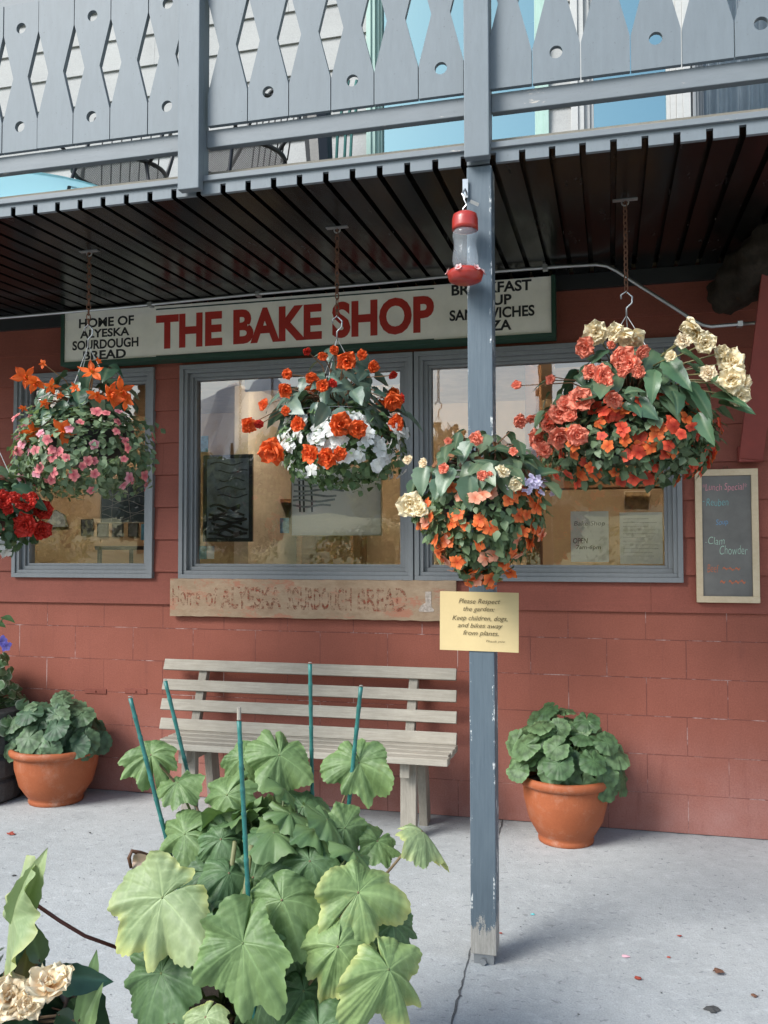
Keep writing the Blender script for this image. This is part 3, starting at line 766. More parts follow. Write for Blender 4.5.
def chalk(s, x0, x1, z0, z1, mat):
    t = MB(); add_text(t, s, kx0+kw*x0, kx0+kw*x1, kz1-kh*z1, kz1-kh*z0, -.0408, shear=.12, jitter=.0022, bold=-.012); t.build('chalk_writing', mat, k)
chalk('*Lunch Special*', .12, .83, .105, .175, 'chalk_pink'); chalk('Reuben', .18, .53, .22, .275, 'chalk_teal'); chalk('-', .12, .15, .235, .24, 'chalk_teal')
chalk('Soup', .33, .52, .375, .43, 'chalk_blue'); chalk('Clam', .20, .46, .51, .565, 'chalk_mint'); chalk('Chowder', .38, .82, .575, .64, 'chalk_mint')
chalk('Beef', .18, .36, .715, .775, 'chalk_orange'); chalk('~~~', .42, .70, .735, .76, 'chalk_orange'); chalk('~ ~~~', .38, .78, .83, .86, 'chalk_orange'); chalk('~', .15, .18, .545, .55, 'chalk_mint'); 

# ---- brace and log at the right
q0, q1 = at(752, 457, -.10), at(779, 285, -.45)
b = MB(); b.beam((q0.x, -.06, q0.z), (q1.x+.0, -.62, q1.z+.35), .115, .05, up=(0,-.8,.6)); 
b.box(q0.x-.06, q0.x+.06, -.075, -.022, q0.z-.02, q0.z+.06)
tag(b.build('roof_brace', 'red_brace', bevel=.004), 'dark red timber brace leaning out from the wall above the chalkboard', 'brace')
a, c_ = at(722, 300, -.14), at(812, 205, -.75); lg = MB(); vs = []; nn = 26; kk = 22
ax = (c_-a); ax.normalize(); u = ax.orthogonal().normalized(); w = ax.cross(u)
for i in range(kk+1):
    pc = a+(c_-a)*i/kk
    for j in range(nn):
        an = 2*math.pi*j/nn; rr = .115*(1+.10*math.sin(3*an+i*.8)+.08*math.sin(7*an-i)+.07*math.sin(i*1.3))*(.75+.25*min(1, i/5))+random.uniform(-.006, .006)
        vs.append(pc+(u*math.cos(an)+w*math.sin(an))*rr)
lg.add(vs, [(i*nn+j, i*nn+(j+1) % nn, (i+1)*nn+(j+1) % nn, (i+1)*nn+j) for i in range(kk) for j in range(nn)]+[tuple(reversed(range(nn))), tuple(kk*nn+j for j in range(nn))])
tag(lg.build('log', 'bark', smooth=True), 'dark bark covered log hanging under the soffit at the far right', 'log')

# ---- ground
def sheet(name, x0, x1, y0, y1, z, mat, nx=1, ny=1, fz=None):
    m = MB(); vs = []
    for j in range(ny+1):
        for i in range(nx+1):
            x, y = x0+(x1-x0)*i/nx, y0+(y1-y0)*j/ny; vs.append((x, y, z+(fz(x, y) if fz else 0)))
    m.add(vs, [(j*(nx+1)+i, j*(nx+1)+i+1, (j+1)*(nx+1)+i+1, (j+1)*(nx+1)+i) for j in range(ny) for i in range(nx)])
    return struct(name, m, mat)
sheet('ground', -2500, 2500, -2500, 1500, -.16, 'grass')
mm = MB().box(-14, 12, -7.5, 0, -.15, 0); struct('pavement', mm, 'concrete')
sheet('road', -80, 80, -15.5, -7.5, -.14, 'asphalt')
j0, j1 = atz(503, 819, 0), atz(452, 1024, 0)
jm = MB(); pa, pb = [], []
for i in range(80):
    t_ = i/79*1.25; x = j0.x+(j1.x-j0.x)*t_+random.uniform(-.003, .003); y = j0.y+(j1.y-j0.y)*t_; wv = random.uniform(.0015, .005)
    pa.append((x-wv, y, .0015)); pb.append((x+wv, y, .0015))
jm.add(pa+pb, [(i, 80+i, 81+i, i+1) for i in range(79)]); struct('pavement_joint', jm, 'joint_dark')
# dirt line where wall meets floor
jm = MB(); pa, pb = [], []
for i in range(160):
    x = -5+7*i/159; pa.append((x, -.0005, .002)); pb.append((x, -.004-random.random()**3*.012, .002))
jm.add(pa+pb, [(i, i+1, 161+i, 160+i) for i in range(159)]); struct('pavement_edge', jm, 'joint_dark')

def bank(x, y): return .16+max(0, (-y-17))*.07+.25*math.sin(x*.31+y*.2)+.15*math.sin(x*.9-y*.5)+.08*math.sin(x*2.3+y*1.7)
sheet('grass_bank', -70, 60, -75, -16, 0, 'grass', 130, 60, lambda x, y: (bank(x, y) if y < -17 else -.14))
def mk_mtn():
    g = NG('mountain'); z = sep(g, 2); n = g.noise(.012, 9, .7)
    h = g.math('ADD', z, g.math('MULTIPLY', g.math('SUBTRACT', n, .5), 260))
    col = g.ramp(g.math('DIVIDE', h, 260), [(.08, (.06,.08,.04)), (.2, (.16,.17,.13)), (.3, (.34,.34,.34)), (.42, (.78,.80,.82))])
    g.bsdf(col, .9, 0, .1); MT['mountain'] = g.m
mk_mtn()
mt = MB(); NA, NRr = 150, 18; vs = []
for i in range(NRr+1):
    rr = 520+i*45
    for j in range(NA+1):
        an = math.pi*(1.02+.96*j/NA)
        hh = math.sin(math.pi*i/NRr)**1.3*(95+40*math.sin(an*7.3+1)+32*math.sin(an*17+i*.4)+18*math.sin(an*41+i)+10*math.sin(an*83-i*1.7)) 
        vs.append((rr*math.cos(an), rr*math.sin(an), max(-1, hh)))
mt.add(vs, [(i*(NA+1)+j, i*(NA+1)+j+1, (i+1)*(NA+1)+j+1, (i+1)*(NA+1)+j) for i in range(NRr) for j in range(NA)])
struct('mountains', mt, 'mountain', smooth=False)

# trees and bushes across the road (mirrored in the shop windows)
def leaf_cloud(mb, blobs, n, s, c1, c2):
    for _ in range(n):
        b = random.choice(blobs); d = Vector((random.gauss(0,1), random.gauss(0,1), random.gauss(0,1))).normalized()*random.uniform(.55, 1.0)
        p = Vector(b[0])+Vector((d.x*b[1], d.y*b[1], d.z*b[2])); nn_ = (d+jit(.6)).normalized(); t_ = nn_.orthogonal().normalized(); w_ = nn_.cross(t_); k_ = s*random.uniform(.6, 1.4); q_ = random.random(); cc = tuple(c1[i]*(1-q_)+c2[i]*q_ for i in range(3))
        mb.add([p-t_*k_, p+w_*k_*.6, p+t_*k_, p-w_*k_*.6], [(0,1,2,3)], cc)
def tree(x, y, h, r, c1, c2, label, kind):
    z = bank(x, y) if y < -17 else -.14
    t = thing('tree', label, 'tree', (x, y, z-.1), 'trees across the road')
    tr = MB(); tr.tube([(x, y, z-.3), (x+.1, y, z+h*.4), (x, y+.1, z+h*.9)], [r*.14, r*.09, r*.02], 8)
    for k in range(6):
        a = random.uniform(0, 6.28); tr.tube([(x, y, z+h*(.3+.08*k)), (x+math.cos(a)*r*.6, y+math.sin(a)*r*.6, z+h*(.45+.08*k))], [r*.05, r*.015], 5)
    tr.build('trunk', 'bark', t)
    cr = MB()
    if kind == 'spruce': bl = [((x, y, z+h*(.12+.085*k)), r*(1-.093*k)*.75, h*.06) for k in range(11)]
    else: bl = [((x+random.uniform(-.6, .6)*r, y+random.uniform(-.6, .6)*r, z+h*random.uniform(.4, .85)), r*random.uniform(.3, .5), r*random.uniform(.25, .45)) for _ in range(12)]
    leaf_cloud(cr, bl, 2600, .16, c1, c2); cr.build('crown', 'leaf', t)
tree(-13, -24, 5.2, 2.3, (.2,.21,.07), (.34,.32,.13), 'broad leafy tree across the road, nearest the bakery on the left', 'leafy')
tree(-20, -30, 8.5, 2.0, (.02,.04,.02), (.05,.08,.035), 'tall dark spruce tree across the road', 'spruce')
tree(-7.5, -27, 4.4, 2.0, (.24,.23,.09), (.38,.34,.15), 'low yellowish leafy tree across the road', 'leafy')
tree(3.5, -26, 4.8, 1.8, (.2,.2,.08), (.33,.3,.13), 'rounded leafy tree across the road, opposite the chalkboard', 'leafy')
tree(-28, -36, 10, 2.3, (.02,.04,.02), (.05,.08,.035), 'tallest dark spruce tree across the road', 'spruce')
for k, (x, y, r) in enumerate([(-16.5,-17.5,2.1), (-10.5,-17.2,2.0), (-6,-17.6,1.7), (-2.5,-17.2,2.0), (1.4,-17.5,1.9), (5.4,-17.3,2.1), (-22,-18,2.5)]):
    z = bank(x, y); b = MB(); leaf_cloud(b, [((x+random.uniform(-.7, .7)*r, y, z+r*random.uniform(.2, .8)), r*random.uniform(.3,.55), r*random.uniform(.25,.45)) for _ in range(9)], 2400, .075, (.30,.29,.12), (.50,.45,.24))
    o = b.build('bush', 'leaf'); tag(o, None, 'bush', 'bushes on the grass bank across the road')
    o['label'] = ['yellow green bush on the bank, second from its left end', 'large yellow green bush below the leafy tree on the bank', 'small yellow green bush left of the bank\'s middle', 'wide yellow green bush near the middle of the bank', 'small yellow green bush right of the bank\'s middle', 'yellow green bush at the right end of the bank', 'biggest yellow green bush at the left end of the bank'][k]

# ---- room behind the windows
struct('interior_floor', MB().box(WX0+.15, WX1-.15, .15, 8, -.04, .0), 'interior_floor')
struct('interior_wall', MB().box(WX0+.15, WX1-.15, 2.9, 3.0, 0, 2.78), 'tan_wall')
struct('interior_partition', MB().box(-2.9, -2.78, 1.6, 2.9, 0, 2.78), 'plaster_cream')
IW = 2.885
def panel(name, label, cat, px0, px1, py0, py1, Y, mat, frame=None, th=.015, fw=.015):
    A, B = at(px0, py0, Y), at(px1, py1, Y); z0, z1 = B.z, A.z
    o = MB().box(A.x, B.x, Y, Y+th, z0, z1).build(name, mat); tag(o, label, cat)
    if frame:
        f = MB(); f.box(A.x-fw, B.x+fw, Y-.006, Y+th, z0-fw, z0); f.box(A.x-fw, B.x+fw, Y-.006, Y+th, z1, z1+fw); f.box(A.x-fw, A.x, Y-.006, Y+th, z0, z1); f.box(B.x, B.x+fw, Y-.006, Y+th, z0, z1)
        f.build('frame', frame, o)
    return o
for i, (x0, x1, y0, y1, l) in enumerate([(82,92,520,535,'small dark print on the tan inside wall, leftmost of four'), (98,107,524,536,'small dark print on the tan inside wall, second of four'), (113,122,524,536,'small dark print on the tan inside wall, third of four'), (129,137,524,536,'small dark print on the tan inside wall, rightmost of four')]):
    panel('wall_print', l, 'picture', x0, x1, y0, y1, IW, 'picture_dark', 'dark_furniture', fw=.008)['group'] = 'prints on the inside wall'
A = at(46, 527, IW); B = at(67, 510, IW); t = MB(); t.prism([(A.x, A.z), (B.x+.02, A.z), (B.x-.02, B.z-.05), ((A.x+B.x)/2, B.z)], lambda x, z, d: (x, d, z), IW-.03, IW)
tag(t.build('wall_hanging', 'picture_light'), 'grey triangular hanging on the tan inside wall', 'wall hanging')
pp = panel('framed_mosaic', 'dark glass picture of branching lines hanging inside the left window', 'picture', 102, 146, 485, 522, .12, 'picture_dark', 'pale_frame_wood', fw=.006)
t = MB(); A, B = at(102, 485, .118), at(146, 522, .118); zs_ = [A.z+(B.z-A.z)*k for k in (.2,.38,.5,.68,.85)]
for k, z in enumerate(zs_): t.tube([(A.x+(B.x-A.x)*u, .118, z+.02*math.sin(u*7+k*2)) for u in [i/10 for i in range(11)]], .0022, 5)
t.tube([(A.x+.08,.118,A.z),(A.x+.07,.118,B.z)], .0022, 5); t.tube([(A.x+.18,.118,A.z),(A.x+.21,.118,B.z)], .0022, 5); t.build('lead_line', 'paint_bare', pp)
panel('sticker', 'small cyan sticker in the lower right corner of the left window', 'sticker', 141, 150, 524, 540, .05, 'cyan_card', th=.002)
pp = panel('framed_landscape', 'black framed landscape picture standing inside the middle window', 'picture', 207, 249, 459, 538, .09, 'picture_light', 'black_metal', fw=.022)
def strokes(parent, px0, px1, py0, py1, Y, n, mat, r=.003, amp=.02):
    t = MB(); A, B = at(px0, py0, Y), at(px1, py1, Y)
    for k in range(n):
        z = A.z+(B.z-A.z)*(k+.5)/n; u0 = random.uniform(0, .3); u1 = random.uniform(.7, 1)
        t.tube([(A.x+(B.x-A.x)*(u0+(u1-u0)*i/10), Y, z+amp*math.sin(i*.7+k*1.7)) for i in range(11)], r, 4)
    t.build('brush_stroke', mat, parent)
strokes(pp, 208, 248, 505, 537, .086, 9, 'dark_furniture', .010, .012); strokes(pp, 208, 248, 460, 500, .086, 5, 'picture_dark', .005, .01); strokes(pp, 208, 248, 508, 530, .084, 4, 'paint_bare', .0016, .012)
panel('card', 'small white card in the lower left corner of the middle window', 'card', 207, 214, 546, 559, .05, 'paper_white', th=.002)
panel('sticker', 'small cyan sticker in the lower left corner of the middle window', 'sticker', 199, 206.5, 546, 559, .05, 'cyan_card', th=.002)
panel('sticker', 'small pale blue sticker on the left edge of the middle window', 'sticker', 201, 208, 436, 452, .05, 'cyan_card', th=.002)
panel('sticker', 'small pale blue card left of the snowy print in the middle window', 'sticker', 280, 289, 518, 533, .05, 'cyan_card', th=.002)
pp = panel('snow_print', 'pale snowy landscape print taped inside the middle window', 'picture', 292, 381, 470, 535, .07, 'paper_white', 'pale_frame_wood', fw=.004)
strokes(pp, 293, 345, 478, 508, .066, 6, 'picture_light', .008, .006); 
t = MB()
for px in (299, 303, 311): A, B = at(px, 476, .066), at(px+1, 512, .066); t.tube([A, B], .006, 5)
t.build('painted_tree', 'picture_dark', pp)
n1 = panel('window_notice', 'white paper with opening hours taped in the right window', 'notice', 570.5, 609, 511.5, 562, .05, 'paper_white', th=.002)
n2 = panel('window_notice', 'closely written white paper near the right window corner', 'notice', 619.5, 663, 512.5, 564, .05, 'paper_white', th=.002)
def ptext(parent, s, px0, px1, py0, py1, Y, mat, **k):
    t = MB(); px_text(t, s, px0, py0, py1, px1, py0, py1, Y, shear=.15, **k); t.build('writing', mat, parent)
ptext(n1, 'Bake Shop', 574, 605, 521, 527, .0485, 'picture_dark'); ptext(n1, 'OPEN', 573, 588, 538, 543.5, .0485, 'ink_dark', bold=.02); ptext(n1, '7am-6pm', 576, 601, 545, 550.5, .0485, 'ink_dark', bold=.02)
t = MB(); 
for k in range(11):
    A, B = at(623, 519+k*3.7, .0485), at(random.uniform(645, 659), 519+k*3.7, .0485); t.tube([A, Vector((B.x, B.y, A.z))], .0014, 4)
t.build('writing', 'picture_light', n2)
# shelving, counter, beam
def box_thing(name, label, cat, x0, x1, y0, y1, z0, z1, mat):
    return tag(MB().box(x0, x1, y0, y1, z0, z1).build(name, mat, bevel=.004), label, cat)
A, B = at(250, 499, 2.3), at(352, 560, 2.3)
sh_ = thing('shelf_unit', 'dark wooden shelf unit with goods behind the middle window', 'shelf', ((A.x+B.x)/2, 2.4, 0))
MB().box(A.x, B.x, 2.70, 2.75, 0, A.z).build('back_panel', 'interior_wood', sh_)
for z in (.35, .75, 1.12, A.z-.02): MB().box(A.x, B.x, 2.3, 2.7, z-.015, z+.015).build('shelf', 'interior_wood', sh_)
for x in (A.x, (A.x+B.x)/2, B.x): MB().box(x-.015, x+.015, 2.29, 2.71, 0, A.z+.01).build('side_panel', 'interior_wood', sh_)
for i in range(7):
    x = A.x+.1+(B.x-A.x-.2)*i/6.3; r = .045; m = MB(); m.lathe([(0,0),(r,0),(r,.14),(r*.6,.17),(r*.6,.19),(0,.19)], (x, 2.45, 1.1355), 14)
    o = m.build('storage_jar', ['picture_ochre','paper_white','picture_dark','curtain','interior_wood','picture_ochre','picture_light'][i], smooth=True)
    tag(o, ['ochre','white','dark','pale cloth coloured','brown','ochre','grey'][i]+' storage jar on the shelf unit inside the shop'+('' if i not in (0, 5) else (', left end' if i == 0 else ', near the right end')), 'jar', 'jars on the shelf')
A, B = at(500, 466, 1.5), at(650, 487, 1.5)
box_thing('ceiling_beam', 'brown wooden beam crossing the room behind the right window', 'beam', A.x, B.x+.6, 1.5, 1.68, B.z, A.z, 'interior_wood')
A, B = at(525, 385, 1.2), at(541, 470, 1.2)
box_thing('interior_column', 'brown wooden column behind the right window', 'column', A.x, B.x, 1.2, 1.3, 0, 2.78, 'interior_wood')
A, B = at(560, 510, 2.0), at(690, 560, 2.0)
box_thing('serving_counter', 'dark wooden serving counter behind the right window', 'counter', -.95, 1.3, 1.9, 2.5, 0, 1.1, 'interior_wood')
A, B = at(647, 504, 1.2), at(668, 520, 1.2)
panel('menu_frame', 'small framed card hanging deep inside behind the right window', 'picture', 625, 649, 492, 509, 1.9, 'picture_ochre', 'pale_frame_wood', fw=.006)
tb = thing('cafe_table', 'dark cafe table in the corner behind the left window', 'table', (-3.95, 1.6, 0))
q = at(142, 546, 1.6)
MB().box(q.x-.28, q.x+.3, 1.35, 1.9, q.z-.03, q.z).build('table_top', 'dark_furniture', tb, bevel=.004)
for sx, sy_ in ((-.25,1.38),(.27,1.38),(-.25,1.86),(.27,1.86)): MB().tube([(q.x+sx, sy_, 0), (q.x+sx, sy_, q.z-.03)], .018, 8).build('leg', 'dark_furniture', tb)
for i, (x, y, lab) in enumerate(((-5.2, 1.5, 'added tube light brightening the room inside the left window'), (-2.0, 1.3, 'added tube light brightening the room inside the middle window'), (.3, 1.0, 'added tube light brightening the room inside the right window'))):  # lamps added to brighten the room, kept out of sight from the street
    t = thing('added_tube_light', lab, 'ceiling light', (x, y, 2.7), 'tube lights added inside the shop')
    MB().box(x-.62, x+.62, y-.06, y+.06, 2.73, 2.779).build('light_housing', 'curtain', t)
    MB().box(x-.64, x+.64, y-.10, y-.08, 2.655, 2.779).build('light_shade', 'curtain', t)  # panel added to hide the tube from the street side
    MB().tube([(x-.58, y, 2.712), (x+.58, y, 2.712)], .016, 8).build('tube', 'added_tube_light', t)

# ---- world and sun
SUN_EL, SUN_AZ = R(40), R(-141)          # azimuth measured from +Y towards +X: veiled sun over the street, to the left
w = bpy.data.worlds.new('World'); SC.world = w; w.use_nodes = True; t = w.node_tree; t.nodes.clear()
sky = t.nodes.new('ShaderNodeTexSky'); sky.sky_type = 'NISHITA'; sky.sun_disc = False; sky.sun_elevation = SUN_EL; sky.sun_rotation = SUN_AZ; sky.ozone_density = 1.6; sky.dust_density = 1.5
tc = t.nodes.new('ShaderNodeTexCoord'); mp = t.nodes.new('ShaderNodeMapping'); mp.inputs['Scale'].default_value = (1,1,2.2); t.links.new(tc.outputs['Generated'], mp.inputs[0])
nz = t.nodes.new('ShaderNodeTexNoise'); nz.inputs['Scale'].default_value = 2.1; nz.inputs['Detail'].default_value = 9; nz.inputs['Roughness'].default_value = .55; t.links.new(mp.outputs[0], nz.inputs[0])
rp = t.nodes.new('ShaderNodeValToRGB'); rp.color_ramp.elements[0].position = .56; rp.color_ramp.elements[1].position = .80; t.links.new(nz.outputs[0], rp.inputs[0])
sx_ = t.nodes.new('ShaderNodeSeparateXYZ'); t.links.new(tc.outputs['Generated'], sx_.inputs[0])
mr = t.nodes.new('ShaderNodeMapRange'); mr.inputs[1].default_value = .16; mr.inputs[2].default_value = .38; mr.inputs[3].default_value = .8; mr.inputs[4].default_value = .0; t.links.new(sx_.outputs[2], mr.inputs[0])
mxm = t.nodes.new('ShaderNodeMath'); mxm.operation = 'ADD'; mxm.use_clamp = True; t.links.new(rp.outputs[0], mxm.inputs[0]); t.links.new(mr.outputs[0], mxm.inputs[1])
ml = t.nodes.new('ShaderNodeMath'); ml.operation = 'MULTIPLY'; ml.inputs[1].default_value = .72; t.links.new(mxm.outputs[0], ml.inputs[0])
mx = t.nodes.new('ShaderNodeMix'); mx.data_type = 'RGBA'; t.links.new(ml.outputs[0], mx.inputs[0]); t.links.new(sky.outputs[0], mx.inputs[6]); mx.inputs[7].default_value = (9.0, 8.9, 8.6, 1)
el = t.nodes.new('ShaderNodeMapRange'); el.inputs[1].default_value = .05; el.inputs[2].default_value = .8; el.inputs[3].default_value = 1.45; el.inputs[4].default_value = 1.3; t.links.new(sx_.outputs[2], el.inputs[0])
cc = t.nodes.new('ShaderNodeVectorMath'); cc.operation = 'SCALE'; cc.inputs[0].default_value = (9.2, 8.9, 8.45); t.links.new(el.outputs[0], cc.inputs[3]); t.links.new(cc.outputs[0], mx.inputs[7])
sc2 = t.nodes.new('ShaderNodeVectorMath'); sc2.operation = 'MULTIPLY'; sc2.inputs[1].default_value = (1.05, 1.2, 1.18); t.links.new(sky.outputs[0], sc2.inputs[0]); t.links.new(sc2.outputs[0], mx.inputs[6])
bg = t.nodes.new('ShaderNodeBackground'); bg.inputs[1].default_value = .07; t.links.new(mx.outputs[2], bg.inputs[0])
ou = t.nodes.new('ShaderNodeOutputWorld'); t.links.new(bg.outputs[0], ou.inputs[0])
sl = bpy.data.lights.new('sun', 'SUN'); sl.energy = 1.5; sl.angle = R(27); sl.color = (1, .975, .94)
so = bpy.data.objects.new('sun', sl); COL.objects.link(so)
d = Vector((math.sin(SUN_AZ)*math.cos(SUN_EL), math.cos(SUN_AZ)*math.cos(SUN_EL), math.sin(SUN_EL)))
so.rotation_euler = d.to_track_quat('Z', 'Y').to_euler(); so.location = (3, 20, 20)
vs_ = SC.view_settings; SC.display_settings.display_device = 'sRGB'; vs_.view_transform = 'Standard'; vs_.look = 'None'; vs_.gamma = 1; vs_.exposure = 1.70
SC.cycles.max_bounces = 8; SC.cycles.transparent_max_bounces = 16; SC.cycles.use_denoising = True; SC.cycles.caustics_reflective = False; SC.cycles.caustics_refractive = False
# ================================================================== PLANTS AND OBJECTS IN FRONT OF THE SHOP
bpy.context.view_layer.update()
CREAM = ((.84,.66,.33), (.88,.78,.56)); CORAL = ((.84,.17,.09), (.88,.30,.20)); ORANGE = ((.76,.11,.015), (.88,.15,.03)); RED = ((.45,.02,.01), (.62,.035,.02)); PEACH = ((.86,.60,.34), (.88,.76,.56))
P_ = {}
for nm, (ci, co), sz in (('cream', CREAM, .055), ('coral', CORAL, .043), ('orange', ORANGE, .043), ('red', RED, .045), ('peach', PEACH, .05)):
    P_[nm] = [double_bloom(sz, ci, co, nm+'_begonia_bloom') for _ in range(3)]
P_['star'] = [star_bloom(.060, (.80,.16,.02), (.86,.15,.03), 'orange_begonia_bloom') for _ in range(3)]
for nm, ci, co in (('pink', (.50,.06,.10), (.80,.27,.27)), ('rose', (.62,.10,.18), (.82,.40,.46)), ('white', (.75,.75,.70), (.84,.85,.84)), ('tangerine', (.60,.06,.01), (.86,.20,.05)), ('salmon', (.75,.20,.10), (.86,.42,.28)), ('scarlet', (.45,.02,.01), (.82,.11,.05)), ('lilac', (.55,.42,.65), (.72,.66,.82))):
    P_['i_'+nm] = [flat_bloom(.0205, ci, co, nm+('_impatiens_flower' if nm != 'lilac' else '_verbena_flower')) for _ in range(3)]
def put(root, kind, pos, n, sc=1.0):
    return part_copy(random.choice(P_[kind]), root, orient(pos, n, sc=sc*(1.32 if kind.startswith('i_') and kind != 'i_lilac' else 1.08)))

GR1, GR2 = (.050,.105,.045), (.115,.185,.085)
def shell(mb, c, rx, rz, n, L, c1, c2, p=2.0, zlo=-1, zhi=.95, W=.8, depth=(.80, 1.04), skip=None):
    k = 0
    while k < n:
        z = random.uniform(zlo, zhi); a = random.uniform(0, 6.283); h = (1-abs(z)**p)**(1/p)
        if a < math.pi and random.random() < .45: a = -a      # a little fuller towards the street
        d = Vector((math.cos(a)*h, math.sin(a)*h, z)); q = random.uniform(*depth)
        lump = 1+.06*math.sin(a*5+z*4+c.x*9)+.05*math.sin(a*11-z*7)
        pos = c+Vector((d.x*rx*q*lump, d.y*rx*q*lump, d.z*rz*q*lump)); nrm = Vector((d.x/rx, d.y/rx, d.z/rz)).normalized()
        nn_ = (nrm*.8+Vector((0, 0, .45))+jit(.35)); tip = nrm*.4+Vector((0,0,-.5))+jit(.6)
        l = L*random.uniform(.65, 1.25); s_ = random.random(); cc1 = tuple(c1[i]*(1-s_)+c2[i]*s_ for i in range(3))
        blade(mb, pos, nn_, tip, l, l*W, cc1, tuple(min(1, x*1.15) for x in cc1), .15, .12, 3, 5); k += 1
def fringe(root, kinds, c, rx, rz, n, p=2.0, zlo=-.85, zhi=.85, front=.85, sc=(.8, 1.2), a0=None):
    for _ in range(n):
        z = random.uniform(zlo, zhi); a = random.uniform(math.pi*1.02, math.pi*1.98) if random.random() < front else random.uniform(0, math.pi)
        if a0: a = random.uniform(*a0)
        h = (1-abs(z)**p)**(1/p); d = Vector((math.cos(a)*h, math.sin(a)*h, z)); lump = 1+.06*math.sin(a*5+z*4+c.x*9)+.05*math.sin(a*11-z*7)
        pos = c+Vector((d.x*rx*lump*1.05, d.y*rx*lump*1.05, d.z*rz*lump*1.05)); put(root, random.choice(kinds), pos, Vector((d.x, d.y, d.z*.7+.2))+jit(.25), random.uniform(*sc))
def surf(px, py, c, rx, rz, Y0=None):
    """point where the sight line meets the front of the plant's ellipsoid"""
    r = ray(px, py); o = CAMPOS-c; S = Vector((1/rx, 1/rx, 1/rz))
    A = sum((r[i]*S[i])**2 for i in range(3)); B = 2*sum(r[i]*o[i]*S[i]**2 for i in range(3)); C = sum((o[i]*S[i])**2 for i in range(3))-1
    D = B*B-4*A*C; t = (-B-math.sqrt(D))/(2*A) if D > 0 else -B/(2*A)
    return CAMPOS+r*t
def crown_leaves(mb, st, c, base, rx, rz, n, L, c1, c2, rib, zlo=.0, skew=.35, W=.72, a_rng=(0, 6.283), stemcol=(.20,.10,.06), droop=.45):
    for _ in range(n):
        z = random.uniform(zlo, 1); a = random.uniform(*a_rng); h = math.sqrt(max(0, 1-z*z)); q = random.uniform(.45, 1.0)
        pos = c+Vector((math.cos(a)*h*rx*q, math.sin(a)*h*rx*q, z*rz*q)); out = Vector((math.cos(a), math.sin(a), 0))
        nn_ = out*.55+Vector((0, -.15, .75))+jit(.28); tip = out*.8+Vector((0,0,-.45))+jit(.4); l = L*random.uniform(.65, 1.2); s_ = random.random()
        k1 = tuple(c1[i]*(1-s_)+c2[i]*s_ for i in range(3))
        blade(mb, pos, nn_, tip, l, l*W*random.uniform(.85, 1.1), k1, tuple(x*1.2 for x in k1), droop*random.uniform(.4, 1.3), .12, 7, 10, skew*random.choice((-1, 1)), .09, rib)
        if random.random() < .6: st.tube([base+Vector((out.x*.03, out.y*.03, 0)), base.lerp(pos, .6)+Vector((0,0,.03)), pos], [.004,.003,.002], 5, col=stemcol)
def chain_mesh(a, b, link=.034, r=.0028):
    m = MB(); n = max(2, int((b-a).length/(link*.72))); d = (b-a)/n; dn = d.normalized(); u = dn.orthogonal().normalized(); w_ = dn.cross(u)
    for i in range(n):
        c = a+d*(i+.5); s_ = u if i % 2 else w_; pts = []
        for k in range(12):
            an = 2*math.pi*k/12; pts.append(c+dn*math.cos(an)*link*.5+s_*math.sin(an)*link*.26)
        m.tube(pts, r, 5, closed=True)
    return m
def basket(label, c, rad, hgt, top, hook_z, chain=True, wires=3, grp='flower baskets hanging under the soffit', phase=.5, y_att=None, wire_mat='white_wire'):
    t = thing('hanging_basket', label, 'flower basket', tuple(c), grp)
    m = MB(); m.lathe([(0,-hgt),(rad*.55,-hgt),(rad*.85,-hgt*.45),(rad,0),(rad*1.03,.0),(rad*1.03,.012),(rad*.95,.012),(rad*.93,-.02),(0,-.025)], c, 36)
    m.build('basket_bowl', 'black_plastic', t, smooth=True)
    h = MB(); hk = Vector((c.x, c.y, hook_z))
    for k in range(wires):
        a = phase+2*math.pi*k/wires; h.tube([c+Vector((math.cos(a)*rad, math.sin(a)*rad, .01)), hk], .0017, 6)
    h.tube([c+Vector((math.cos(2*math.pi*i/40)*rad*1.0, math.sin(2*math.pi*i/40)*rad*1.0, .03)) for i in range(40)], .002, 5, closed=True)
    h.build('hanger_wire', wire_mat, t)
    s_ = MB(); s_.tube([hk+Vector((0,0,-.01)), hk+Vector((0,0,.03)), hk+Vector((.022,0,.05)), hk+Vector((.024,0,.075)), hk+Vector((0,0,.10)), hk+Vector((-.022,0,.085)), hk+Vector((-.020,0,.070))], .004, 7)
    s_.build('hook', 'galvanised', t, smooth=True)
    if chain:
        topz = zc(c.y); chain_mesh(hk+Vector((0,0,.10)), Vector((c.x, c.y, topz-.012))).build('chain', 'rust', t)
        e = MB(); e.box(c.x-.05, c.x+.05, c.y-.012, c.y+.012, topz-.004, topz+.0005); e.tube([Vector((c.x+.014*math.cos(q), c.y, topz-.012+.014*math.sin(q))) for q in [i/12*6.283 for i in range(12)]], .003, 6, closed=True)
        e.build('ceiling_hook', 'galvanised', t)
    return t
HY = -1.15
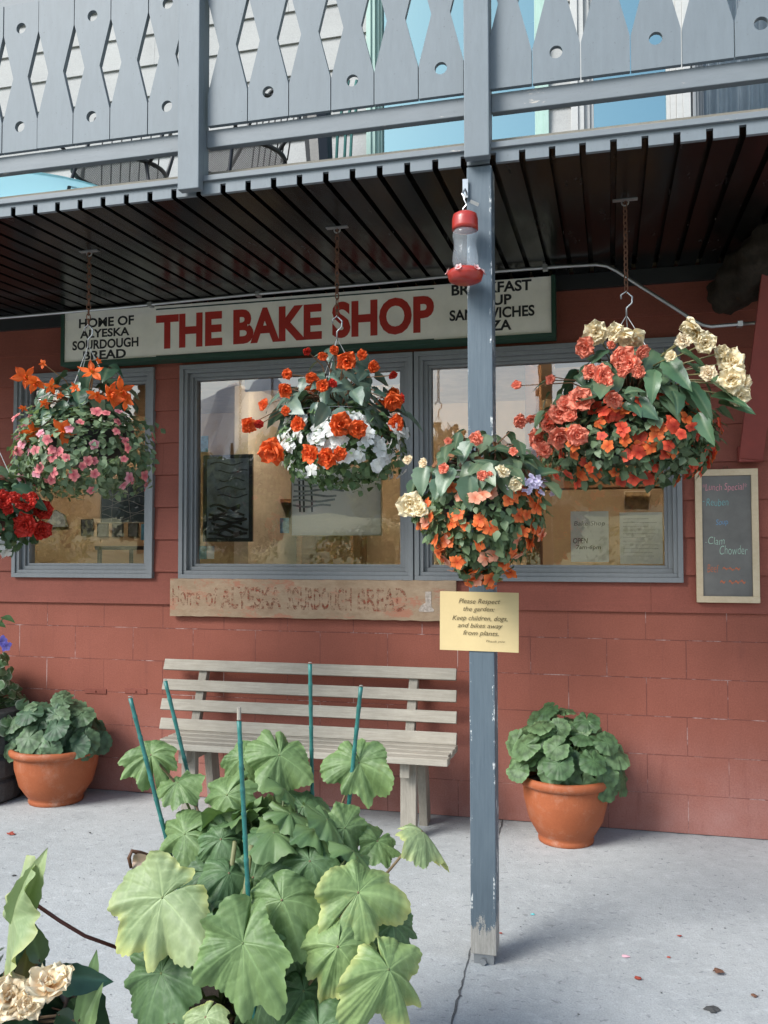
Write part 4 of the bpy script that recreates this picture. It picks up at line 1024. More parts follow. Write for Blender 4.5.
# --- pink basket (left)
cA = at(87, 452, HY); tA = basket('hanging basket with pink trailing flowers and orange star begonias in front of the left window', cA+Vector((0,0,.10)), .21, .17, .1, at(92, 345, HY).z)
f = MB(); shell(f, cA, .315, .205, 1750, .036, (.085,.14,.075), (.24,.31,.18), 3.0, -1, .95); f.build('trailing_foliage', 'leaf', tA, smooth=True)
fringe(tA, ['i_pink', 'i_pink', 'i_pink', 'i_rose'], cA, .315, .205, 66, 3.0)
f, s_ = MB(), MB(); b0 = cA+Vector((0,0,.15)); crown_leaves(f, s_, cA+Vector((0,0,.14)), b0, .25, .33, 90, .10, (.035,.08,.05), (.10,.16,.10), (.16,.22,.13))
f.build('begonia_foliage', 'leaf_glossy', tA, smooth=True)
for px, py, w_ in ((26,377,28),(36,382,24),(92,372,24),(96,395,20),(110,397,28),(121,392,28),(126,400,20),(63,431,28),(32,432,22),(51,386,16),(43,364,10),(75,388,12),(98,361,9),(23,408,9),(44,403,12),(60,395,8)):
    p = surf(px, py, cA+Vector((0,0,.12)), .30, .38); n_ = (CAMPOS-p).normalized()+Vector((0,0,-.15))+jit(.35); put(tA, 'star', p, n_, w_*.0048/.125)
    s_.tube([b0, b0.lerp(p, .5)+Vector((0,0,.06)), p+Vector((0,.01,.0))], [.004,.003,.002], 5, col=(.3,.17,.08))
s_.build('stems', 'leaf', tA)
# --- orange and white basket (middle)
cC = at(337, 438, HY); tC = basket('hanging basket with orange red begonias above small white flowers in front of the middle window', cC+Vector((0,0,.08)), .20, .17, .1, at(341, 338, HY).z)
f = MB(); shell(f, cC+Vector((.03,0,-.03)), .275, .19, 1500, .034, (.06,.12,.05), (.16,.24,.11), 2.2, -1, .9); f.build('trailing_foliage', 'leaf', tC, smooth=True)
fringe(tC, ['i_white'], cC+Vector((.03,0,-.03)), .275, .19, 62, 2.2, -.8, .55, .92, (.85, 1.3))
fringe(tC, ['i_white'], cC+Vector((.04,0,-.03)), .275, .19, 36, 2.2, -.6, .5, 1, (.9, 1.4), (4.6, 5.9))
f, s_ = MB(), MB(); b0 = cC+Vector((0,0,.10)); crown_leaves(f, s_, cC+Vector((0,0,.02)), b0, .31, .38, 150, .105, (.05,.095,.075), (.12,.165,.13), (.18,.24,.17))
f.build('begonia_foliage', 'leaf_glossy', tC, smooth=True)
for px, py, w_ in ((272,451,28),(247.6,425,17),(259,424,9),(285,390,15),(264,405,13),(312,378,13),(322.6,386,13),(347,361,20),(362,355,11),(393,401,20),(402,398,9),(396,423,17),(340,425,24),(357,429,19),(298,424,15),(311,453,19),(328,457,21),(340,454,14),(322.6,356,10),(334,350,10),(307,351,9),(287,374,11),(286,411,10),(373,367,13),(393,375,9),(333,383,9)):
    p = surf(px, py, cC, .33, .43); n_ = (CAMPOS-p).normalized()+Vector((0,0,-.1))+jit(.3); put(tC, 'orange' if w_ > 9 else 'red', p, n_, w_*.00444/.082)
    s_.tube([b0, b0.lerp(p, .5)+Vector((0,0,.08)), p+Vector((0,.01,0))], [.004,.003,.002], 5, col=(.28,.16,.09))
for k in range(9):
    a = random.uniform(0, 3.14); p = cC+Vector((math.cos(a)*.28, math.sin(a)*.28, random.uniform(0, .3))); put(tC, 'orange', p, p-cC, 1)
s_.build('stems', 'leaf', tC)
# --- big coral and cream basket (right)
cE = at(628, 438, HY); tE = basket('largest hanging basket with coral and cream begonias over scarlet flowers at the right', cE+Vector((0,0,.10)), .25, .20, .1, at(632, 315, HY).z, phase=-.62)
f = MB(); shell(f, cE, .335, .185, 1800, .038, (.045,.085,.042), (.17,.235,.13), 2.4, -1, .85); f.build('trailing_foliage', 'leaf', tE, smooth=True)
fringe(tE, ['i_scarlet', 'i_scarlet', 'i_tangerine'], cE,   .335, .185, 98, 2.4, -.95, .6, .9, (.85, 1.35))
f, s_ = MB(), MB(); b0 = cE+Vector((0,0,.12)); crown_leaves(f, s_, cE+Vector((0,0,.08)), b0, .38, .30, 210, .10, (.04,.085,.05), (.10,.155,.09), (.15,.21,.12))
for px, py, tx, tz, l in ((668,360,.3,-.5,.19),(690,385,.6,-.7,.20),(700,372,.8,-.6,.22),(715,395,.7,-.9,.17),(700,415,.4,-1,.15),(655,372,-.1,-.8,.16),(680,350,.9,.1,.17),(722,400,.9,-.7,.16)):
    p = surf(px, py, cE+Vector((.05,0,.05)), .36, .40); blade(f, p, Vector((.1,-.6,.5))+jit(.25), (tx, -.2, tz), l*.85, l*.40, (.045,.10,.05), (.09,.16,.08), .25, .15, 9, 12, .2, .10, (.16,.22,.12))
f.build('begonia_foliage', 'leaf_glossy', tE, smooth=True)
for px, py, w_ in ((585,347,20),(590,372,15),(603,375,20),(606,383,15),(622,357,22),(630,363,19),(642,352,14),(638.6,372,13),(611,345,9),(580,399.5,24),(565,404,16),(614,399.5,16),(559,414,21),(537.7,440,22),(560,437,24),(577,435,21),(544,450,16),(520,421,15),(531,419,10),(516.5,385.5,10),(550.7,380,10),(622,372,10),(570,416,14),(548,425,14)):
    p = surf(px, py, cE+Vector((0,0,.05)), .38, .42); n_ = (CAMPOS-p).normalized()+jit(.3); put(tE, 'coral', p, n_, w_*.0041/.080)
    s_.tube([b0, b0.lerp(p, .5)+Vector((0,0,.06)), p+Vector((0,.01,0))], [.004,.003,.002], 5, col=(.22,.12,.07))
for px, py, w_ in ((596,333,22),(616,333,18),(630,336,26),(695.5,330,26),(705,343,20),(682.5,341,15),(731,362,25),(731,380,24),(739.5,396,20),(743,384,17),(722,352,14),(671,356,10),(708.5,373,15)):
    p = surf(px, py, cE+Vector((.06,0,.05)), .42, .46); n_ = (CAMPOS-p).normalized()+Vector((0,0,.1))+jit(.35); put(tE, 'cream' if w_ != 15 else 'peach', p, n_, w_*.0041/.098)
    s_.tube([b0, b0.lerp(p, .5)+Vector((0,0,.06)), p+Vector((0,.01,0))], [.005,.004,.003], 5, col=(.22,.2,.09))
s_.build('stems', 'leaf', tE)
# --- red and white basket, cut by the left edge
cB = at(-27, 518, -1.45); tB = basket('hanging basket with deep red begonias and white flowers at the far left edge', cB+Vector((0,0,.09)), .20, .16, .1, cB.z+.55)
f = MB(); shell(f, cB, .275, .17, 1300, .036, (.04,.09,.04), (.11,.18,.08), 2.4, -1, .9); f.build('trailing_foliage', 'leaf', tB, smooth=True)
fringe(tB, ['i_white'], cB, .285, .18, 70, 2.4, -.95, .3, .9, (1, 1.4))
f, s_ = MB(), MB(); b0 = cB+Vector((0,0,.12)); crown_leaves(f, s_, cB+Vector((0,0,.05)), b0, .30, .20, 60, .14, (.04,.085,.05), (.10,.155,.09), (.15,.21,.12))
f.build('begonia_foliage', 'leaf_glossy', tB, smooth=True)
for px, py, w_ in ((3,500,20),(14,497,12),(26,503,20),(25,525,24),(41,530,22),(43,510,20),(34,497,12),(8,508,14),(-10,500,20),(-25,495,22),(-40,505,20)):
    p = surf(px, py, cB, .31, .30); put(tB, 'red', p, (CAMPOS-p).normalized()+jit(.3), w_*.0045/.085)
s_.build('stems', 'leaf', tB)
# --- basket on the post
cD = at(480, 509, -1.89); tD = basket('flower basket with orange trailing blooms and buds hung on the front of the blue post', cD+Vector((0,0,.09)), .17, .16, .1, cD.z+.14, chain=False, wire_mat='black_metal')
m = MB(); m.tube([(-.4575, PY-.001, cD.z+.14), (-.4575, PY-.06, cD.z+.20), (-.4575, -1.87, cD.z+.20), (-.4575, -1.90, cD.z+.18)], .006, 7); m.box(-.475,-.44, PY-.004, PY-.0005, cD.z+.10, cD.z+.18)
m.build('post_bracket', 'black_metal', tD)
f = MB(); shell(f, cD+Vector((0,0,-.0)), .222, .25, 1500, .029, (.065,.115,.055), (.19,.26,.13), 1.35, -1, .40); f.build('trailing_foliage', 'leaf', tD, smooth=True)
fringe(tD, ['i_tangerine', 'i_tangerine', 'i_tangerine', 'i_salmon'], cD, .222, .25, 95, 1.35, -.95, .35, .92, (.7, 1.15))
f, s_ = MB(), MB(); b0 = cD+Vector((0,0,.09)); crown_leaves(f, s_, cD+Vector((0,0,.06)), b0, .235, .225, 150, .080, (.035,.07,.035), (.11,.15,.085), (.18,.22,.13), W=.62)
crown_leaves(f, s_, cD+Vector((0,0,.11)), b0, .21, .15, 26, .07, (.16,.07,.04), (.22,.10,.05), (.25,.15,.09))
for px, py, l in ((425,480,.095),(452,482,.10),(470,490,.105),(485,482,.085),(505,482,.095),(440,492,.07),(470,455,.08)):
    p = surf(px, py-12, cD, .25, .26); blade(f, p, Vector((0,-1,.35))+jit(.2), (random.uniform(-.3,.3), -.1, -1), l, l*.68, (.075,.13,.08), (.12,.18,.11), .15, .12, 9, 12, .3, .08, (.22,.28,.18))
f.build('begonia_foliage', 'leaf_glossy', tD, smooth=True)
for px, py, w_, k in ((477,438,15,'coral'),(448,441,8,'coral'),(444,469,11,'coral'),(482,476,11,'coral'),(490,475,8,'coral'),(502,472,13,'cream'),(515.6,484,12,'cream'),(408,460,10,'peach'),(424,463,10,'peach'),(513.5,451,9,'coral'),(411,505,22,'cream'),(420,509,14,'cream')):
    p = surf(px, py, cD+Vector((0,0,.05)), .26, .27); put(tD, k, p, (CAMPOS-p).normalized()+jit(.3), w_*.0034/.085)
for _ in range(26):
    p = surf(random.gauss(534, 8), random.gauss(484, 6), cD, .235, .25); put(tD, 'i_lilac', p, (CAMPOS-p).normalized()+Vector((.3,0,.5))+jit(.3), random.uniform(.45, .7))
s_.build('stems', 'leaf', tD)

# --- hummingbird feeder
fy = PY-.085; ft = at(465, 213, fy); fb = at(465, 283, fy); fx, z1, z0 = ft.x, ft.z, fb.z
fd = thing('hummingbird_feeder', 'red and clear hummingbird feeder hanging at the top of the blue post', 'bird feeder', (fx, fy, z0)); H_ = z1-z0
m = MB(); m.lathe([(0,H_*.995),(.030,H_),(.043,H_*.97),(.047,H_*.90),(.047,H_*.80),(.047,H_*.755),(0,H_*.755)], (fx, fy, z0), 32); m.build('cap', 'feeder_red', fd, smooth=True)
m = MB(); o_ = [(.038,.20),(.043,.25),(.047,.32),(.045,.42),(.041,.50),(.041,.58),(.046,.66),(.045,.72),(.040,.755)]
m.lathe([(0,H_*.20)]+[(r, H_*q) for r, q in o_]+[(0,H_*.755)], (fx, fy, z0), 32); m.build('glass_bottle', 'feeder_glass', fd, smooth=True)
m = MB(); m.lathe([(0,0),(.040,0),(.058,H_*.03),(.064,H_*.10),(.066,H_*.135),(.060,H_*.17),(.046,H_*.20),(0,H_*.205)], (fx, fy, z0), 36); m.build('base', 'feeder_red', fd, smooth=True)
for k in range(6):
    a = 2*math.pi*k/6+.3; c = Vector((fx+math.cos(a)*.064, fy+math.sin(a)*.064, z0+H_*.155)); m = MB()
    for j in range(5): petal(m, j*1.2566, .003, .013, .012, .25, .1, (.8,.3,.3), (.8,.62,.62), .1, 5, 5)
    o = m.build('feeding_port', 'petal', smooth=True); o.parent = fd; o.matrix_parent_inverse = Matrix.Translation(-world_loc(fd)); o.matrix_basis = orient(c, (math.cos(a), math.sin(a), .6))
m = MB(); m.tube([(fx, fy, z1-.002), (fx-.008, fy, z1+.015), (fx+.006, fy, z1+.03), (fx-.003, fy, z1+.05), (fx, fy, z1+.06)], .003, 6); m.tube([(fx, fy, z1+.055), (fx-.012, fy+.01, z1+.075), (fx-.004, fy+.03, z1+.10), (fx-.004, PY-.004, z1+.10)], .0035, 6)
m.build('hanging_hook', 'galvanised', fd)
m = MB(); m.obox((fx-.01, PY-.012, z1+.12), (.02, .004, .07), (0,0,.1)); m.build('tag_strip', 'galvanised', fd); m = MB(); m.obox((fx+.03, fy+.03, z1+.045), (.035, .003, .012), (.3,.5,0)); m.build('tag_strip', 'galvanised', fd)

# --- bench
bt = thing('park_bench', 'weathered grey slatted wooden bench standing against the red wall', 'bench', (-1.65, -.3, 0))
def sl_y(z): return -.085-(.86-z)*.38
def bz(px, py, Y): return at(px, py, Y).z
zs_ = []
for py in (669.5, 690.5, 711, 731.5):
    Y = -.13
    for _ in range(3): Y = sl_y(bz(312, py, Y))
    zs_.append(bz(312, py, Y))
for k, z in enumerate(zs_):
    Y = sl_y(z); xa = at(164.5-k*1.2, 680, Y).x; xb = at(456.5, 680, Y).x
    MB().obox(((xa+xb)/2, Y, z), (xb-xa, .022, .064), (-.36, 0, random.uniform(-.003,.003))).build('back_slat', 'bench_wood', bt, bevel=.003)
sz = bz(448, 764, -.56); 
xa, xb = at(158, 750, -.50).x, at(447, 764, -.55).x
for k in range(4):
    y = -.52+k*.083
    MB().obox(((xa+xb)/2+random.uniform(-.008,.008), y, sz+.002*k), (xb-xa, .072, .034), (-.02, 0, 0)).build('seat_slat', 'bench_wood', bt, bevel=.004)
for s_ in (0, 1):
    x = at(409, 780, -.42).x if s_ else at(190, 780, -.42).x
    MB().obox((x, -.42, (sz-.02)/2), (.082, .045, sz-.02)).build('leg', 'bench_wood_upright', bt, bevel=.003)
    MB().beam((x+.03, -.16, 0), (x+.03, -.235, sz-.02), .045, .09, up=(0,1,0)).build('leg', 'bench_wood_upright', bt, bevel=.003)
    MB().box(x-.03, x+.02, -.50, -.12, sz-.10, sz-.018).build('seat_support', 'bench_wood_upright', bt, bevel=.003)
    xx = at(413, 700, -.12).x if s_ else at(202, 700, -.12).x; zt, zb = zs_[0]+.02, sz-.10
    MB().beam((xx, sl_y(zb)+.038, zb), (xx, sl_y(zt)+.038, zt), .045, .05, up=(1,0,0)).build('back_support', 'bench_wood_upright', bt, bevel=.003)

# --- terracotta pots
def clay_pot(px, py, rw_px, hp, Yc, label, n, dome, seed, tone):
    random.seed(seed); q = at(px, py, Yc-.14); c = Vector((at(px, py, Yc).x, Yc, 0)); dep = (q-CAMPOS).dot(Fv); R_ = rw_px*.5*dep/FOC; Hh = hp
    t = thing('potted_geranium', label, 'potted plant', tuple(c), 'geraniums in terracotta pots by the wall')
    m = MB(); m.lathe([(0,.0),(R_*.585,.0),(R_*.60,.006),(R_*.60,.022),(R_*.585,.030),(R_*.64,.045),(R_*.80,Hh*.33),(R_*.90,Hh*.62),(R_*.93,Hh*.86)], c, 56)
    po = m.build('pot', 'terracotta', t, smooth=False)
    for p in po.data.polygons: p.use_smooth = len(p.vertices) == 4 and p.index < 56*7
    m = MB(); m.lathe([(R_*.93,Hh*.85),(R_*1.0,Hh*.875),(R_*1.03,Hh*.92),(R_*1.025,Hh*.97),(R_*.99,Hh*1.0),(R_*.93,Hh*1.0),(R_*.90,Hh*.95),(R_*.88,Hh*.85)], c, 56); m.build('rim', 'terracotta', po, smooth=True)
    MB().lathe([(0,Hh*.88),(R_*.90,Hh*.86)], c, 32).build('potting_soil', 'soil', t)
    f, s_ = MB(), MB(); dc = c+Vector((0,0,Hh*.98)); rx, rz, off = dome; dc += Vector(off)
    for i in range(n):
        z = random.uniform(-.12, 1); a = random.uniform(0, 6.283); h = math.sqrt(1-max(z,0)**2); q_ = random.uniform(.62, 1.0) if i % 4 else random.uniform(.3, .6)
        p = dc+Vector((math.cos(a)*h*rx*q_, math.sin(a)*h*rx*q_*.85, z*rz*q_)); p.y = min(p.y, -.035); out = Vector((math.cos(a)*h, math.sin(a)*h, z))
        nn_ = out*.7+Vector((0,-.25,.5))+jit(.28); ln = random.uniform(.052, .082); s1 = random.random()
        g1 = tuple(tone[0][k]*(1-s1)+tone[1][k]*s1 for k in range(3))
        palmate(f, p, nn_+Vector((0,-.5,0)), out+Vector((0,0,-.6))+jit(.4), ln, g1, tuple(x*1.3 for x in g1), 7, .06, .05, .25, .06, 98, 9, veinc=tuple(x*1.7 for x in g1), edge=tuple(min(1,x*1.8) for x in g1) if s1 > .5 else None, zone=tuple(x*.55 for x in g1), sinus=.2, cren=.07, crenN=15, irr=.5)
        s_.tube([Vector((c.x+out.x*.05, c.y+out.y*.05, Hh*.86)), c.lerp(p, .5)+Vector((0,0,Hh*.5)), p], [.004,.003,.0025], 5, col=(.14,.20,.08))
    f.build('foliage', 'leaf', t, smooth=True); s_.build('stems', 'leaf', t)
    return t
clay_pot(565.5, 790, 94, .335, -.25, 'terracotta pot of green geranium leaves on the pavement right of the blue post', 78, (.30, .35, (-.01,0,.02)), 11, ((.06,.12,.05), (.14,.215,.10)))
clay_pot(56.5, 760, 90, .325, -.27, 'terracotta pot of dark geranium leaves on the pavement left of the bench', 84, (.30, .27, (-.02,0,.02)), 12, ((.05,.10,.055), (.115,.175,.095)))
random.seed(21)
# --- planter at the left edge
q = at(-32, 760, -.34); R_ = at(14, 760, -.34).x-q.x; c = Vector((q.x, -.34, 0)); ph = at(0, 707, -.34).z
pl = thing('wooden_planter', 'dark round wooden planter of white edged leaves at the left edge', 'planter', tuple(c))
m = MB(); pr = [(0,0),(R_*.92,0)]
for k in range(4): a0_, a1_ = ph*k/4, ph*(k+1)/4; pr += [(R_*.93,a0_+.004),(R_*1.0,a0_+.02),(R_*1.0,a1_-.02),(R_*.93,a1_-.004)]
m.lathe(pr+[(R_*.88,ph),(R_*.86,ph-.04),(0,ph-.05)], c, 28); m.build('planter_barrel', 'planter_wood', pl)
f, s_ = MB(), MB()
for i in range(330):
    z = random.random(); a = random.uniform(0, 6.283); rr = R_*(.95-.35*z)*random.uniform(.6, 1.05); p = c+Vector((math.cos(a)*rr, math.sin(a)*rr, ph+.0+z*.29)); out = Vector((math.cos(a), math.sin(a), .4))
    if i < 60: p = c+Vector((math.cos(a)*R_*1.05, math.sin(a)*R_*1.05, ph-random.uniform(-.02, .14)))
    p.y = min(p.y, -.04); g1 = random.choice(((.06,.12,.05), (.09,.16,.07), (.12,.19,.09)))
    palmate(f, p, out+Vector((0,-.4,.1))+jit(.35), Vector((0,0,-1))+jit(.5), random.uniform(.030, .046), g1, tuple(x*1.2 for x in g1), 5, .12, .05, .2, .06, 30, 4, edge=(.50,.55,.42), sinus=.2, cren=.03)
    s_.tube([Vector((c.x+out.x*.05, c.y+out.y*.05, ph-.04)), p], [.003,.002], 5, col=(.12,.2,.08))
for px, py in ((3,617),(-6,622)): p = at(px, py, -.45); blade(f, p, (0,-.4,1), (1,-.2,-.1), .09, .05, (.05,.1,.04), (.08,.14,.06), nu=5); s_.tube([c+Vector((0,0,ph)), p], .004, 5, col=(.1,.15,.06))
f.build('foliage', 'leaf', pl, smooth=True); s_.build('stems', 'leaf', pl)
P_['i_blue'] = [flat_bloom(.022, (.03,.02,.15), (.08,.07,.36), 'blue_pansy_flower')]
for px, py in ((2,641),(-8,638),(6,646)): put(pl, 'i_blue', at(px, py, -.48), (.3,-1,.2), 1.2)

# --- big leaved plant in the foreground
random.seed(5); RNG = np.random.default_rng(5)
PC = Vector((at(262, 900, -2.72).x, -2.72, 0)); PH = .36
mp_ = thing('mallow_plant', 'large leaved green mallow plant in a pot in front of the bench', 'potted plant', tuple(PC))
m = MB(); m.lathe([(0,0),(.17,0),(.20,PH*.5),(.225,PH*.9),(.245,PH*.91),(.245,PH),(.222,PH),(.215,PH*.9)], PC, 48); m.build('pot', 'terracotta', mp_, smooth=True)
MB().lathe([(0,PH*.92),(.216,PH*.91)], PC, 32).build('potting_soil', 'soil', mp_)
LG1, LG2 = (.105,.175,.065), (.165,.245,.095); PALE1, PALE2 = (.225,.30,.14), (.29,.355,.18); DK1, DK2 = (.055,.11,.048), (.085,.155,.065)
big = [ # px, py, width px, depth Y, normal (towards camera frame: right, up, back), tip direction (right, up), tone, pleat, cup
 (150,748,56,-2.60,(.1,.35,1),(-.15,.9),1,.12,.25),(184,780,54,-2.62,(-.1,.9,.5),(.2,.4),1,.10,.2),(240,752,48,-2.55,(-.2,.35,1),(-.3,.8),1,.12,.3),(280,764,72,-2.58,(.1,.3,1),(.1,-1),1,.12,.3),
 (222,802,68,-2.68,(-.3,.4,1),(-.4,-.6),1,.12,.3),(362,771,70,-2.58,(.25,.3,1),(.3,-.9),1,.13,.3),(305,800,58,-2.55,(.1,.5,.8),(.2,.6),2,.1,.3),(178,838,66,-2.72,(-.4,.5,.8),(-.7,-.3),1,.1,.3),
 (428,836,62,-2.62,(.55,.75,.25),(.8,-.55),3,.06,.15),(150,906,116,-2.98,(-.1,.30,1),(-.55,-.35),3,.045,.12),(240,958,112,-3.02,(.05,.35,1),(-.15,-1),1,.06,.18),(286,912,98,-2.92,(.1,.35,1),(.25,-.6),1,.07,.2),
 (366,884,92,-2.86,(.25,.40,1),(.5,.5),4,.07,.25),(156,986,98,-2.96,(-.15,.35,.9),(-.3,-1),2,.09,.25),(336,958,84,-2.95,(.2,.3,1),(-.2,-1),4,.13,.3),(392,982,96,-2.95,(.35,.35,.9),(.2,-.9),4,.14,.35),
 (304,1000,66,-2.90,(0,.3,1),(.1,-1),0,.10,.2),(255,868,74,-2.76,(0,.5,.8),(.1,.8),2,.1,.3),(334,842,64,-2.68,(.2,.5,.8),(.4,.5),2,.12,.3),(252,840,60,-2.62,(-.1,.5,.8),(-.3,.6),0,.1,.3),
 (352,828,62,-2.66,(.3,.5,.8),(.7,.1),1,.12,.3),(298,826,60,-2.62,(0,.5,.8),(0,.9),0,.1,.3),(203,1024,52,-3.02,(-.1,.4,.9),(-.3,-1),3,.1,.2),(200,870,66,-2.74,(-.2,.5,.8),(-.5,.2),0,.1,.3),
 (300,868,70,-2.78,(0,.5,.8),(.3,-.5),0,.12,.3),(398,930,60,-2.80,(.4,.4,.8),(.6,-.6),2,.12,.3),(260,1010,70,-2.9,(-.1,.4,.9),(-.2,-1),0,.1,.3),(205,925,70,-2.80,(-.1,.5,.8),(-.3,-.6),0,.1,.3),(345,900,70,-2.72,(.1,.5,.8),(.3,-.6),0,.1,.3),(320,1040,90,-2.98,(.1,.4,.9),(.1,-1),2,.1,.3)]
TN = [(DK1,DK2),(LG1,LG2),((.075,.14,.06),(.11,.185,.08)),(PALE1,PALE2),((.17,.26,.10),(.24,.33,.13))]
st = MB()
Rh = Vector((math.cos(TH), math.sin(TH), 0)); Bk = -Vector((-math.sin(TH), math.cos(TH), 0))
stem_xy = []
for k in range(7): a = k*.9; stem_xy.append(PC+Vector((math.cos(a)*.10, math.sin(a)*.10, PH*.92)))
def big_leaf(px, py, w_, Y, nrm, tip, tone, pleat, cup, fm):
    p = at(px, py, Y); dep = (p-CAMPOS).dot(Fv); size = w_*dep/FOC*.5*.97
    n_ = Rh*nrm[0]+Vector((0,0,1))*nrm[1]+Bk*nrm[2]; t_ = Rh*tip[0]+Vector((0,0,1))*tip[1]+Bk*.1
    tw = (t_-n_.normalized()*t_.dot(n_.normalized())).normalized()
    org = p-tw*size*.25
    c1, c2 = TN[tone]; edge = (.50,.52,.20) if tone in (3, 4) else tuple(min(1, x*1.3) for x in c2)
    palmate(fm, org, (n_.normalized()+jit(.10)), t_, size, c1, c2, 7, .21, pleat*.5, cup*1.2, .10, 196, 28, veinc=tuple(min(1, x*1.8+.03) for x in c2), edge=edge if tone != 0 else None, sinus=.10, cren=.036, crenN=44, irr=1.5, sag=random.uniform(.15,.5), fold=random.uniform(-.15,.4), vst=.42)
    s_ = min(stem_xy, key=lambda s: (s.x-org.x)**2+(s.y-org.y)**2); top = s_.lerp(org, .45)+Vector((0,0,.03)); top.z = max(s_.z+.02, org.z-.12-.25*random.random()*abs(org.z-s_.z))
    st.tube([s_, s_.lerp(top, .5)+Vector((0,0,.01)), top, org-n_.normalized()*.01, org], [.007,.0055,.004,.0032,.003], 7, col=random.choice(((.20,.24,.10),(.24,.17,.10),(.16,.22,.09))))
lf = MB()
for b in big: big_leaf(*b, lf)
for px, py, w_, Y, tn in ((232,838,56,-2.70,0),(262,815,54,-2.62,1),(215,842,50,-2.74,2),(285,850,58,-2.70,2),(310,868,60,-2.8,0),(232,880,62,-2.82,0),(262,895,60,-2.80,2),(340,870,56,-2.72,0),(212,905,56,-2.84,0),(352,935,60,-2.82,0),(190,950,60,-2.86,0),(300,960,70,-2.86,0),(374,845,48,-2.62,1)):
    big_leaf(px, py, w_, Y, (random.uniform(-.4,.4), random.uniform(.4,.8), .8), (random.uniform(-1,1), random.uniform(-1,.6)), tn or 2, .11, .3, lf)
for _ in range(44):       # inner and back leaves
    a = random.uniform(0, 6.283); r_ = random.uniform(.05, .26); z = random.uniform(.42, .88); o_ = Vector((math.cos(a), math.sin(a), 0))
    org = PC+o_*r_+Vector((0,0,z)); 
    if org.y < PC.y-.05: org.z = min(org.z, .62)
    palmate(lf, org, o_*.5+Vector((0,0,.8))+jit(.2), o_+Vector((0,0,-.5)), random.uniform(.055, .085), DK2, TN[1][1], 7, .2, .06, .35, .10, 98, 8, veinc=(.14,.22,.10), sinus=.12, cren=.025, crenN=32)
    s_ = random.choice(stem_xy); st.tube([s_, s_.lerp(org, .6)+Vector((0,0,.03)), org], [.006,.004,.003], 6, col=(.17,.2,.09))
for s_ in stem_xy: st.tube([s_-Vector((0,0,.03)), s_+Vector((random.uniform(-.03,.03), random.uniform(-.03,.03), .22)), s_+Vector((random.uniform(-.05,.05), random.uniform(-.05,.05), .42))], [.010,.008,.006], 8, col=(.22,.22,.10))
for k in range(0): pass
lf.build('foliage', 'leaf', mp_, smooth=True); st.build('stems', 'leaf', mp_, smooth=True)
# stakes
for i, (x0, y0, x1, y1, Y, lab) in enumerate([(130,697,147,837,-2.70,'teal garden stake leaning at the far left of the big leaved plant'),(165,680,185,800,-2.52,'teal garden stake crossing the left end of the bench'),(239,720,248,893,-2.93,'teal garden stake with a bare tip at the front of the big leaved plant'),(310,663,312,780,-2.52,'tallest teal garden stake, upright in front of the bench middle'),(361,686,347,822,-2.60,'teal garden stake leaning right at the right side of the big leaved plant')]):
    A, B = at(x0, y0, Y), at(x1, y1, Y+.02); d = (B-A)/(A.z-B.z); Bt = A+d*(A.z-PH*.86)
    Bt.x = clamp(Bt.x, PC.x-.19, PC.x+.19)
    m = MB(); n = 14; pts = [A.lerp(Bt, k/n) for k in range(n+1)]; rad = []
    pp = []; 
    for k in range(n):
        a_, b_ = pts[k], pts[k+1]; pp += [a_.lerp(b_, .05), a_.lerp(b_, .5), a_.lerp(b_, .90), a_.lerp(b_, .96)]; rad += [.0062, .0056, .0057, .0070]
    m.tube(pp+[Bt], rad+[.006], 8); o = m.build('garden_stake', 'stake_teal', smooth=True); tag(o, lab, 'garden stake', 'teal garden stakes in the big leaved plant')
    m = MB(); m.tube([A+Vector((0,0,.0005)), A+Vector((0,0,.002 if i != 2 else .03))], .0052, 8); m.build('stake_tip', 'bench_wood_upright', o)

# dead curled leaf on the plant
# --- begonia pot at the lower left corner
random.seed(9)
QC = Vector((at(-5, 1000, -2.95).x, -2.95, 0))
qb = thing('begonia_pot', 'potted peach begonia with dark leaves at the lower left corner', 'potted plant', tuple(QC))
m = MB(); m.lathe([(0,0),(.12,0),(.15,.17),(.17,.30),(.18,.31),(.18,.34),(.165,.34),(.16,.31)], QC, 40); m.build('pot', 'black_plastic', qb, smooth=True)
MB().lathe([(0,.31),(.161,.305)], QC, 30).build('potting_soil', 'soil', qb)
f, s_ = MB(), MB(); b0 = QC+Vector((0,0,.31))
crown_leaves(f, s_, QC+Vector((0,0,.30)), b0, .24, .20, 46, .13, (.018,.045,.022), (.05,.095,.045), (.10,.15,.08))
for px, py, Y, l, tip, nn_, c1 in ((58,975,-3.0,.13,(.9,-.1),(0,.5,.8),(.02,.055,.035)),(40,960,-2.98,.10,(-.3,.6),(0,.3,.9),(.10,.14,.08)),(22,985,-3.0,.09,(0,.8),(0,.3,.9),(.16,.13,.06)),(80,1020,-3.0,.15,(.25,1),(.3,.1,1),(.16,.24,.09)),(88,1030,-3.02,.10,(.1,1),(-.5,.2,1),(.18,.26,.1)),(60,1015,-3.0,.10,(.5,-.3),(0,.6,.7),(.03,.06,.03))):
    p = at(px, py, Y); blade(f, p, Rh*nn_[0]+Vector((0,0,nn_[1]))+Bk*nn_[2], Rh*tip[0]+Vector((0,0,tip[1])), l, l*(.55 if tip[1] < .9 else .33), c1, tuple(x*1.2 for x in c1), .2, .15, 9, 12, .2, .06, tuple(x*1.8 for x in c1)); s_.tube([b0, p], [.005,.003], 6, col=(.2,.13,.08))
f.build('begonia_foliage', 'leaf_glossy', qb, smooth=True)
